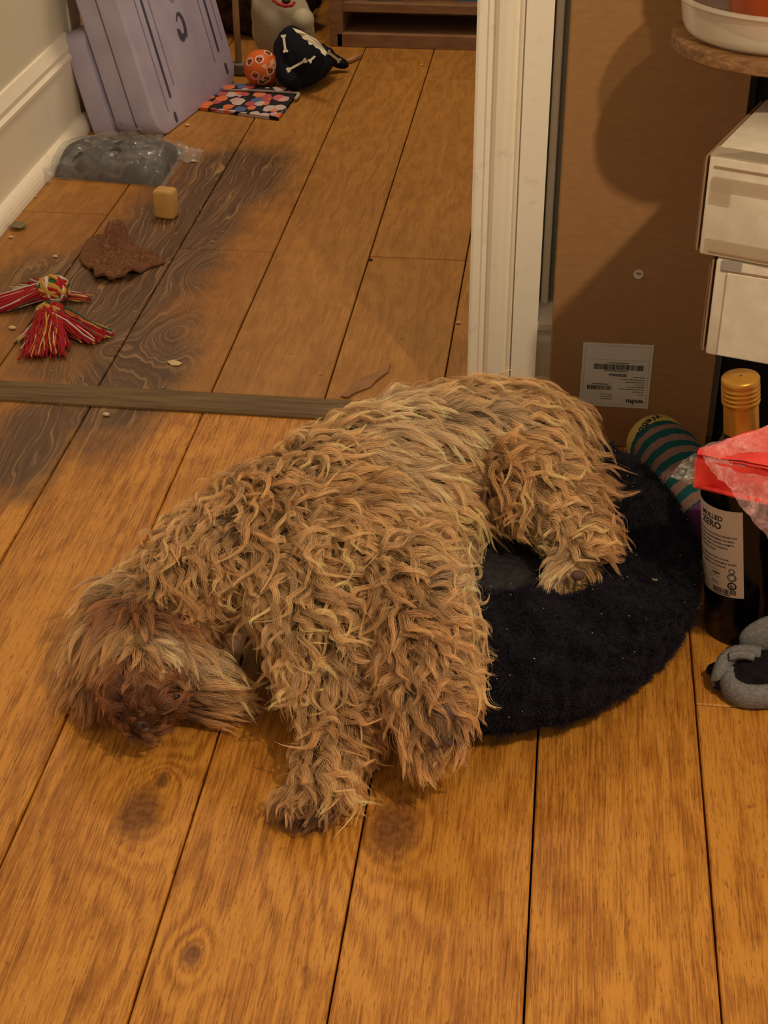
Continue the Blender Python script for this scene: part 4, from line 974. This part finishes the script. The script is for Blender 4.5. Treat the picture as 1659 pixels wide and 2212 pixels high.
# white board leaning behind
wb = fl(140, 72, .27); print('board', wb)
def leanboard(name, mat, x, y, w, z0, z1, lab_, cat): MB().box((x, y, (z0+z1)/2), (w, .02, z1-z0), .002).build(name, mat, origin='base', label=lab_, cat=cat)
P1 = aty(138, 72, 2.85)
b = MB().box((P1[0]+.006, 2.86, .40), (.048, .02, .80), .003); bo = b.build('board', MAT['cream'], origin='base', label='narrow white board standing behind the lavender boxes', cat='board')

# ------------------------------------------------------------------ grey bundle in a clear bag
bu = fl(232, 372, .02); print('bundle', bu)
bn = thing('bagged_bundle', (bu[0], bu[1], 0), 'dark grey fabric bundle sealed in a clear plastic bag by the skirting', 'package')
bA, bB = np.array(fl(108, 385)), np.array(fl(352, 405)); bC = np.array(fl(396, 326)); bD = np.array(fl(150, 325))
def pillow(Pa, Pb, Pc, Pd, h, amp, sc_, seedv, nu=50, nv=36, e=.5):
    V = []
    for side in (1, 0):
        for j in range(nv):
            for i in range(nu):
                a, b_ = i/(nu-1), j/(nv-1); q = Pa*(1-a)*(1-b_)+Pb*a*(1-b_)+Pc*a*b_+Pd*(1-a)*b_
                edge = (max(0, 4*a*(1-a)))**e*(max(0, 4*b_*(1-b_)))**e
                hh = h*edge+amp*edge*(mn.fractal(Vector((a*sc_*1.6, b_*sc_, seedv)), 1.0, 2.0, 4)+.8*abs(mn.noise(Vector((a*sc_*2, b_*sc_*3, seedv)))))
                V.append((q[0], q[1], .001+(max(0.0005, hh) if side else 0)))
    N_ = nu*nv; F = []
    for s_ in (0, 1):
        for j in range(nv-1):
            for i in range(nu-1):
                q = (s_*N_+j*nu+i, s_*N_+j*nu+i+1, s_*N_+(j+1)*nu+i+1, s_*N_+(j+1)*nu+i); F.append(q if s_ == 0 else q[::-1])
    return MB().add(V, F)
k = NT('grey_felt'); f1 = k.noise(k.O(), 60, 4); k.base(k.ramp(f1, [(.3, (54, 52, 51)), (.7, (76, 75, 77))]), .9, 0, .2); k.bump(f1, .5, .003)
pillow(bA*.97+bC*.03, bB*.97+bD*.03, bC, bD, .036, .010, 3, 2, e=.33).build('fabric', k.m, bn, smooth=True)
fb = NT('bag_film'); f2 = fb.noise(fb.P(), 34, 4, .5, 1.0); fb.base(lin((190, 184, 178)), .12, 0, .9); fb.set(fb.b.inputs['Alpha'], fb.math('MULTIPLY_ADD', fb.math('MULTIPLY', fb.math('SUBTRACT', f2, .5), 4, clamp=True), .22, .14)); fb.bump(f2, .7, .006)
ext = np.array(fl(430, 335)); 
pillow(bA+(bA-bB)*.03, bB+(bB-bA)*.02, bC+(bC-bD)*.05, bD+(bD-bC)*.03, .043, .012, 4, 6, e=.30).build('clear_bag', fb.m, bn, smooth=True)
quadpatch(fl(362, 345, .004), fl(430, 352, .001), fl(440, 325, .003), fl(385, 312, .016), 22, 12, .004, 4, 9, .0004).build('bag_tail', fb.m, bn, smooth=True)
quadpatch(fl(58, 392, .004), fl(112, 395, .004), fl(118, 360, .022), fl(62, 368, .020), 14, 10, .004, 4, 11, .0004).build('bag_tail', fb.m, bn, smooth=True)

# ------------------------------------------------------------------ chew block, chewed hide, rope toy
c = fl(361, 468, 0); MM = Matrix.Translation(Vector((float(c[0]), float(c[1]), .0)))@Matrix.Rotation(math.radians(-8), 4, 'Z')
b = MB(); b.box((0, 0, .023), (.034, .028, .046), .006, MM, seg=3)
b.v = [(x+.0015*nz3((x, y, z), 60), y+.0015*nz3((y, z, x), 50), z) for x, y, z in b.v]
b.build('chew_block', simple('chew_tan', (190, 146, 82), .6, bump=.4), smooth=True, angle=60, origin='base', label='small tan rounded chew block standing on the far floor', cat='dog chew')
hp = [(172, 560), (190, 522), (232, 514), (262, 510), (292, 530), (325, 556), (356, 560), (354, 572), (322, 582), (290, 600), (245, 612), (206, 608), (203, 592), (178, 574)]
hc_ = np.mean([fl(u, v)[:2] for u, v in hp], axis=0); V = []; F = []; NR = 14; n_ = 70
pl = np.array([fl(u, v)[:2] for u, v in hp]); ln_ = np.r_[pl, pl[:1]]; tt = np.linspace(0, len(pl), n_, endpoint=False)
rim = np.stack([np.interp(tt, range(len(pl)+1), ln_[:, i]) for i in (0, 1)], 1)
for side in (1, 0):
    for j in range(NR+1):
        s_ = j/NR
        for i in range(n_):
            q = hc_*(1-s_)+rim[i]*s_; g_ = .010*(1-s_**2)+.012*s_*max(0, mn.noise(Vector((q[0]*14, q[1]*14, 2))))+.010*mn.fractal(Vector((q[0]*45, q[1]*45, 0)), 1, 2, 4)
            fold = .028*math.exp(-((q[0]-fl(255, 525)[0])/.014)**2)*max(0, min(1, (q[1]-fl(255, 560)[1])/.03))
            V.append((q[0], q[1], max(.0015, g_+fold)+(.0035 if side else -.001)))
N_ = (NR+1)*n_
for s_ in (0, 1):
    for j in range(NR):
        for i in range(n_):
            q = (s_*N_+j*n_+i, s_*N_+j*n_+(i+1) % n_, s_*N_+(j+1)*n_+(i+1) % n_, s_*N_+(j+1)*n_+i); F.append(q[::-1] if s_ else q)
F += [(NR*n_+i, NR*n_+(i+1) % n_, N_+NR*n_+(i+1) % n_, N_+NR*n_+i) for i in range(n_)]
k = NT('chewed_hide'); f1 = k.noise(k.P(), 190, 6, .75); f2 = k.noise(k.P(), 26, 3)
k.base(k.mix(f2, k.ramp(f1, [(.35, (88, 50, 28)), (.5, (136, 84, 50)), (.72, (214, 166, 126))]), lin((140, 88, 54))), .75, 0, .3); k.bump(f1, 1.0, .006)
MB().add(V, F).build('chewed_hide', k.m, smooth=True, origin='base', label='torn reddish-brown flat hide chew above the rope toy', cat='dog chew')
rt_ = thing('rope_toy', tuple(fl(115, 690)), 'knotted red, yellow and green cotton rope toy with frayed ends', 'dog toy')
YC = {'red': (158, 22, 30), 'yellow': (190, 146, 62), 'green': (30, 82, 52), 'white': (204, 186, 170)}
YM = {n_: simple('yarn_'+n_, c_, .9, bump=.5, bscale=900) for n_, c_ in YC.items()}
yn = random.Random(3); keys = list(YM)
def strands(P0, P1, fan, n_, wts, name, r=.0011, zz=.014, drop=True):
    b = MB(); P0 = np.array(P0); P1 = np.array(P1); d = P1-P0; sd = np.array([-d[1], d[0], 0]); 
    for i in range(n_):
        o0 = yn.uniform(-1, 1); u0 = yn.uniform(0, 1); mi = yn.choices(range(4), wts)[0]
        e = P0+d*yn.uniform(.72, 1.08)+sd*o0*fan; s0 = P0+sd*o0*.12/max(.2, 1)
        q = []
        for t in np.linspace(0, 1, 6):
            x = s0*(1-t)+e*t; w = .0022*math.sin(t*7+i); h = (zz*(1-t*.75))*(.25+u0*.9)+.002
            q.append((x[0]+w, x[1]+w*.6, max(r, h)))
        b.tube(q, r, 5, mi)
    return b.build(name, [YM[x] for x in keys], rt_, smooth=True, kind='stuff')
kc = np.array(fl(118, 650)); kc2 = np.array(fl(112, 700))
def knot(c, r, name, seedv):
    b = MB(); g_ = random.Random(seedv)
    for i in range(26):
        a = g_.uniform(0, PI); tl = g_.uniform(-1.1, 1.1); mi = g_.choices(range(4), [3, 4, 3, 2])[0]; R3 = Matrix.Rotation(a, 3, 'Z') @ Matrix.Rotation(tl, 3, 'X')
        q = [Vector((c[0], c[1], r*.85)) + R3 @ Vector((r*math.cos(t), r*.8*math.sin(t), r*.25*math.sin(2*t+i))) for t in np.linspace(0, 2*PI, 22)]
        q = [Vector((x.x, x.y, max(.003, x.z))) for x in q]
        b.tube(q, .0030, 6, mi)
    b.ball((c[0], c[1], r*.8), r*.75, 3, mi=2)
    b.build(name, [YM[x] for x in keys], rt_, smooth=True)
knot(kc, .021, 'knot', 1); knot(kc2, .018, 'knot', 5)
strands(kc, fl(-8, 668), .28, 150, [10, .4, .4, 2.5], 'frayed_end', zz=.024)
strands(kc, fl(50, 622), .3, 60, [5, .5, .3, 5], 'frayed_end', zz=.020)
strands(kc, fl(190, 650), .22, 40, [3, 3, .5, 1], 'frayed_end')
strands(kc2, fl(218, 738), .22, 150, [9, 2.2, .8, 1.5], 'frayed_end', zz=.022)
strands(kc2, fl(95, 775), .30, 150, [10, 1.2, .5, .8], 'frayed_end', zz=.022)
strands(kc2, fl(52, 745), .2, 44, [2, 1, 2, 4], 'frayed_end')
# leaf-like flakes and crumbs
def flake(pts, z, mat, name, lab_, cat, group=None, th=.0012, curl=.003):
    P_ = [np.array(fl(u, v)) for u, v in pts]; n_ = len(P_); c_ = np.mean(P_, axis=0); V = [c_+np.array([0, 0, z+curl])]+[q+np.array([0, 0, z+abs(nz3(q, 120))*curl]) for q in P_]
    V2 = [v_-np.array([0, 0, th]) for v_ in V]; V2 = [np.array([a, b_, max(.0002, c)]) for a, b_, c in V2]
    F = [(0, 1+i, 1+(i+1) % n_) for i in range(n_)]+[(n_+1, n_+2+(i+1) % n_, n_+2+i) for i in range(n_)]+[(1+i, n_+2+i, n_+2+(i+1) % n_, 1+(i+1) % n_) for i in range(n_)]
    return MB().add(V+V2, F).build(name, mat, origin='base', label=lab_, cat=cat, group=group)
cp = simple('pale_crumb', (206, 178, 130), .8); lfm = simple('dry_leaf', (120, 106, 70), .8)
flake([(735, 858), (757, 842), (760, 832), (790, 815), (822, 805), (845, 785), (838, 806), (812, 826), (800, 838), (770, 850), (750, 862)], .002, simple('torn_brown_paper', (146, 104, 66), .85, bump=.4), 'torn_paper', 'flat torn piece of brown paper at the end of the threshold strip', 'paper scrap')
flake([(361, 784), (375, 779), (394, 786), (386, 791), (370, 790)], .0015, cp, 'wood_chip', 'pale wood chip on the far floor above the threshold', 'chip')
flake([(22, 494), (30, 487), (48, 485), (60, 492), (46, 499), (28, 499)], .004, lfm, 'dry_leaf', 'curled olive dry leaf by the left skirting', 'leaf', curl=.008)
CR = [((75, 520), 0), ((24, 514), 5, 'pale crumb left of the rope toy hide, near the skirting'), ((27, 711), 7, 'pale crumb at the left frame edge beside the rope toy'), ((405, 272), 6, 'yellowish crumb at the foot of the lavender box'), ((76, 426), 3, 'tiny crumb in front of the clear bag'), ((120, 556), 5, 'pale crumb left of the hide chew'), ((990, 699), 4, 'pale crumb beside the architrave foot'), ((911, 142), 3, 'tiny bright crumb in front of the shelf unit'), ((230, 898), 6, 'thin pale splinter at the edge of the threshold strip'), ((418, 350), 6, 'foil-like crumb at the tail of the clear bag'), ((800, 563), 4, 'dark brown crumb in the plank joint of the far floor')]
for cdat in CR[1:]:
    (u, v), s_, lab_ = cdat; c_ = fl(u, v); r_ = s_*.00042+.0006
    mm_ = cp if 'dark' not in lab_ else simple('dark_crumb', (52, 36, 22), .9)
    b = MB().ball((c_[0], c_[1], r_*.7), (r_*1.5, r_, r_*.7), 2); b.v = [(x+.0008*nz3((x, y, z), 700), y, max(.0001, z)) for x, y, z in b.v]
    b.build('crumb', mm_, origin='base', label=lab_, cat='crumb')
# scattered dust and grit, too fine to count
gr = MB(); g_ = random.Random(21)
for i in range(90):
    u, v = g_.uniform(0, 520), g_.uniform(290, 900)
    if g_.random() < .3: u, v = g_.uniform(0, 1000), g_.uniform(120, 850)
    c_ = fl(u, v)
    if c_[0] < -.84: continue
    gr.ball((c_[0], c_[1], .0006), (g_.uniform(.0005, .0016), g_.uniform(.0004, .001), .0005), 1)
gr.build('floor_grit', cp, label='fine pale grit scattered over the far room floor', cat='grit', kind='stuff')

# ------------------------------------------------------------------ orange ball, skeleton plush, white plush, patterned mat, thin pole
bc = fl(565, 178); Rb = .034; bc = np.array(aty(565, 146, 2.93)); bc[2] = max(Rb, bc[2]); print('ball', bc)
Rb = 36.5/3288*np.linalg.norm(bc-CC); bc = np.array(fl(565, 147, Rb)); print('ball', bc, Rb)
k = NT('orange_ball'); v3 = k.n('ShaderNodeTexVoronoi'); k.set(v3.inputs['Vector'], k.O()); v3.inputs['Scale'].default_value = 1
f1 = k.noise(k.O(), 34, 2); k.base(k.mix(k.math('GREATER_THAN', f1, .62), k.ramp(k.noise(k.O(), 20, 2), [(.3, (208, 88, 28)), (.7, (228, 106, 40))]), lin((216, 176, 138))), .5, 0, .4)
ball = MB().ball(bc, Rb, 4).build('ball', k.m, smooth=True, origin=bc, label='orange ball printed with small pale skulls beside the skeleton toy', cat='ball')
def patch(mb, cen, R, nrm, up_, pts, mi=0, lift=1.01):
    nrm = Vector(nrm).normalized(); up_ = Vector(up_); up_ = (up_-nrm*up_.dot(nrm)).normalized(); sd = up_.cross(nrm)
    V = [Vector(cen)+(nrm*math.sqrt(max(0.0, 1-(x*x+y*y)))+sd*x+up_*y)*R*lift for x, y in pts]; mb.add(V, [tuple(range(len(V)))], mi)
sk = MB(); toC = Vector(CC-bc).normalized(); r_c = Vector(RT); u_c = Vector(UP)
def circ(r, cx_=0, cy_=0, n_=18, ry=None): return [(cx_+r*math.cos(t), cy_+(ry or r)*math.sin(t)) for t in np.linspace(0, 2*PI, n_, endpoint=False)]
for (dx, dy) in [(-.12, .48), (.60, -.15), (-.48, -.55), (.08, -1.6), (-.80, .45), (.55, 1.3), (.45, -.95)]:
    nn_ = toC+r_c*dx+u_c*dy
    for j in range(1):
        patch(sk, bc, Rb, nn_, u_c, circ(.25), 0, 1.012)
        patch(sk, bc, Rb, nn_, u_c, circ(.065, -.085, .02), 1, 1.022); patch(sk, bc, Rb, nn_, u_c, circ(.065, .085, .02), 1, 1.022); patch(sk, bc, Rb, nn_, u_c, [(-.03, -.08), (.03, -.08), (0, -.02)], 1, 1.022)
        patch(sk, bc, Rb, nn_, u_c, [(-.08, -.16), (.08, -.16), (.08, -.12), (-.08, -.12)], 1, 1.022)
sk.build('skull_print', [simple('skull_cream', (222, 200, 176), .6), MAT['ink']], ball)
# skeleton costume plush
skp = thing('skeleton_plush', tuple(fl(640, 160)), 'black plush toy with printed white bones lying on the far floor', 'plush toy')
MAT['blackfelt'] = simple('black_felt', (26, 26, 34), .95, bump=.5, spec=.1); MAT['bone'] = simple('bone_print', (214, 204, 176), .8, spec=.1)
YD = 2.95
def lim(lst, name, seg=20, parent=skp, mat=None):
    b = MB(); P_ = [np.array(fl(u, v, z)) for u, v, z, r in lst]; rs = [r for *_, r in lst]
    ts = np.arange(len(P_)); tt = np.linspace(0, len(P_)-1, (len(P_)-1)*5+1); pp = np.stack([np.interp(tt, ts, [q[i] for q in P_]) for i in range(3)], 1); rr_ = np.interp(tt, ts, rs)
    for _ in range(3): pp[1:-1] = (pp[:-2]+2*pp[1:-1]+pp[2:])/4; rr_[1:-1] = (rr_[:-2]+2*rr_[1:-1]+rr_[2:])/4
    for i in range(len(pp)): pp[i, 2] = max(pp[i, 2], rr_[i]*.95)
    b.tube(pp, list(rr_), seg); b.v = [(x+.003*nz3((x, y, z), 35), y, z+.0015*nz3((y, x, z), 40)) for x, y, z in b.v]
    b.v = [(x, y, max(.001, z)) for x, y, z in b.v]
    return b.build(name, mat or MAT['blackfelt'], parent, smooth=True)
lim([(625, 62, .085, .004), (630, 80, .080, .026), (640, 110, .060, .040), (655, 135, .045, .042), (668, 155, .034, .036), (680, 165, .028, .018)], 'torso')
lim([(612, 72, .085, .006), (610, 95, .07, .018), (612, 125, .05, .020), (622, 165, .026, .022), (640, 184, .02, .012)], 'arm')
lim([(640, 172, .024, .016), (665, 160, .03, .022), (690, 142, .035, .024), (705, 120, .04, .018)], 'leg')
lim([(690, 108, .05, .014), (715, 125, .03, .012), (730, 135, .018, .011), (745, 140, .014, .009), (752, 141, .013, .003)], 'leg')
bn_ = MB()
def bone(P, Q, w, off=.0):
    """flat printed bone facing the room, between two pixel/height points"""
    A_ = np.array(P); B_ = np.array(Q); d_ = B_-A_; d_ /= np.linalg.norm(d_); vw = CC-A_; vw /= np.linalg.norm(vw); sd = np.cross(d_, vw); sd /= np.linalg.norm(sd); V = []
    L_ = np.linalg.norm(B_-A_); prof_ = [(-.02, .2), (-.05, 1.0), (.02, 1.5), (.09, 1.3), (.16, .65), (.84, .65), (.91, 1.3), (.98, 1.5), (1.05, 1.0), (1.02, .2)]
    V = [A_+d_*L_*t+sd*w*k1+vw*.001 for t, k1 in prof_]+[A_+d_*L_*t-sd*w*k1+vw*.001 for t, k1 in prof_[::-1]]
    n_ = len(V); bn_.add(V+[v_-vw*.004 for v_ in V], [tuple(range(n_))]+[(i, (i+1) % n_, n_+(i+1) % n_, n_+i) for i in range(n_)])
def cp_(u, v, z): return np.array(fl(u, v, z))
bone(cp_(612, 76, .098), cp_(617, 112, .072), .0035); bone(cp_(621, 152, .054), cp_(661, 130, .062), .0032); bone(cp_(668, 133, .062), cp_(690, 112, .068), .0032); bone(cp_(708, 112, .060), cp_(734, 132, .034), .0038)
bn_.build('bone_print', MAT['bone'], skp)
rb_ = MB()   # rib cage strip along the torso
ribs = [(632, 60), (650, 66), (664, 74), (682, 84), (696, 98), (706, 112), (703, 121), (696, 116), (690, 106), (682, 103), (676, 96), (668, 97), (665, 88), (655, 84), (650, 76), (640, 70)]
zz = [.112, .112, .108, .102, .094, .084, .080, .084, .088, .090, .094, .094, .098, .102, .106, .112]
V = [cp_(u, v, z+.006) for (u, v), z in zip(ribs, zz)]; n_ = len(V); vw = CC-V[0]; vw /= np.linalg.norm(vw)
rb_.add(V+[v_-vw*.008 for v_ in V], [tuple(range(n_))]+[(i, (i+1) % n_, n_+(i+1) % n_, n_+i) for i in range(n_)]); rb_.build('rib_print', MAT['bone'], skp)
# white plush / hood behind
wp = thing('plush_ghost', tuple(fl(600, 105)), 'off-white plush with a red ring marking, slumped behind the skeleton toy', 'plush toy')
MAT['offwhite'] = simple('offwhite_plush', (176, 164, 140), .95, bump=.6, spec=.1)
c_ = aty(606, 40, 3.06); b = MB(); bq = bmesh.new(); bmesh.ops.create_icosphere(bq, subdivisions=4, radius=1)
for v_ in bq.verts:
    q = v_.co; kk = 1+.10*mn.noise(q*2.2)+.05*mn.noise(q*6); v_.co = Vector((q.x*.060*kk*(1-.25*q.z), q.y*.055*kk, q.z*.098*kk))
Mh = Matrix.Translation(Vector(c_)) @ Matrix.Rotation(math.radians(-14), 4, 'Y'); b.bm(bq, 0, Mh); 
b.v = [(x, y, max(.002, z)) for x, y, z in b.v]; b.build('head', MAT['offwhite'], wp, smooth=True)
b = MB(); b.ball(aty(655, 45, 3.01), (.022, .03, .024), 3); b.ball(aty(660, 58, 3.005), (.012, .02, .018), 3); b.build('snout', MAT['offwhite'], wp, smooth=True)
b = MB(); b.tube([aty(590, 0, 2.995), aty(600, 8, 2.985), aty(615, 13, 2.98), aty(630, 12, 2.98), aty(636, 4, 2.985)], .0035, 10); b.build('red_ring', simple('red_print', (160, 40, 34), .7), wp, smooth=True)
b = MB(); b.ball(aty(618, 2, 2.99), (.009, .007, .006), 3); b.build('eye', simple('dark_eye', (50, 24, 20), .5), wp, smooth=True)
# patterned folded mat
k = NT('floral_print'); vo = k.n('ShaderNodeTexVoronoi'); k.set(vo.inputs['Vector'], k.vmath('MULTIPLY', k.P(), (1, .75, 1))); vo.inputs['Scale'].default_value = 46
cr = k.ramp(k.n('ShaderNodeSeparateColor', i_0=vo.outputs['Color']).outputs[0], [(.0, (190, 168, 162)), (.28, (206, 186, 178)), (.30, (172, 76, 84)), (.48, (196, 96, 96)), (.5, (212, 110, 60)), (.66, (206, 120, 80)), (.68, (80, 96, 138)), (.8, (80, 96, 138)), (.82, (196, 150, 150)), (1, (210, 190, 184))], 'CONSTANT')
dm = k.math('LESS_THAN', k.math('ADD', vo.outputs['Distance'], k.math('MULTIPLY', k.noise(k.P(), 90, 2), .3)), .70)
k.base(k.mix(dm, lin((26, 22, 24)), cr), .7, 0, .3)
ms_ = [fl(428, 238), fl(602, 261), fl(648, 200), fl(475, 186)]
def sheet(P4, z0, z1, name, parent, mat, th=.0015):
    P4 = [np.array(q) for q in P4]; V = [q+np.array([0, 0, z]) for q, z in zip(P4, (z0, z0, z1, z1))]; V2 = [v_+np.array([0, 0, th]) for v_ in V]
    return MB().add(V+V2, [(3, 2, 1, 0), (4, 5, 6, 7), (0, 1, 5, 4), (1, 2, 6, 5), (2, 3, 7, 6), (3, 0, 4, 7)]).build(name, mat, parent)
mt = thing('pouch', tuple(ms_[0]), 'flat floral patterned fabric pouch with a zip, lying under the orange ball', 'pouch')
sheet(ms_, .0005, .0005, 'lower_face', mt, k.m, .0035); sheet([ms_[0], ms_[1]*1, ms_[2], ms_[3]], .0045, .0060, 'upper_face', mt, k.m, .0015)
b = MB(); b.tube([np.array(fl(480, 194, .010)), np.array(fl(560, 196, .010)), np.array(fl(640, 201, .009))], .0022, 8); b.build('zip', simple('zip_grey', (150, 134, 128), .6), mt, smooth=True)
b = MB(); b.tube([np.array(fl(640, 201, .009)), np.array(fl(646, 204, .006)), np.array(fl(638, 214, .006))], .0032, 8); b.build('piping', simple('piping_pale', (186, 166, 150), .7), mt, smooth=True)
# stick / toy stick
b = MB(); b.tube([fl(742, 134, .006), fl(760, 128, .007), fl(780, 119, .006)], [.0035, .0045, .003], 8); b.build('chew_stick', simple('stick_tan', (178, 130, 92), .8), smooth=True, label='thin tan chew stick by the foot of the skeleton toy', cat='dog chew', origin='base')
# thin upright metal pole of a rack
rk = thing('clothes_rail', tuple(fl(512, 168)), 'thin metal upright with a grey foot beside the lavender box', 'rail')
pt = fl(517, 160); MB().tube([pt+np.array([0, 0, .004]), pt+np.array([0, 0, .9])], .0065, 14).build('upright', simple('brushed_metal', (196, 172, 138), .45, .2), rk, smooth=True)
MB().box((pt[0]+.008, pt[1], .012), (.055, .03, .022), .003).build('foot', simple('grey_foot', (110, 100, 84), .6), rk)
# dim clutter behind
k = NT('dim_basket'); f1 = k.noise(k.O(), 40, 3); k.base(k.ramp(f1, [(.35, (44, 34, 30)), (.7, (84, 66, 54))]), .9, 0, .1)
lump('cloth_heap', (-.70, 3.30, .10), (.16, .12, .14), k.m, 'dim brown cloth heap behind the thin metal upright', 'cloth', .2, 8, seedv=2)
lump('cloth_bag', (-.66, 3.22, .38), (.09, .08, .14), simple('slate_cloth', (58, 56, 66), .9), 'slate grey cloth bag above the brown heap, beside the lavender box', 'bag', .15, 8, seedv=4, base_z=.24)
print('things done')
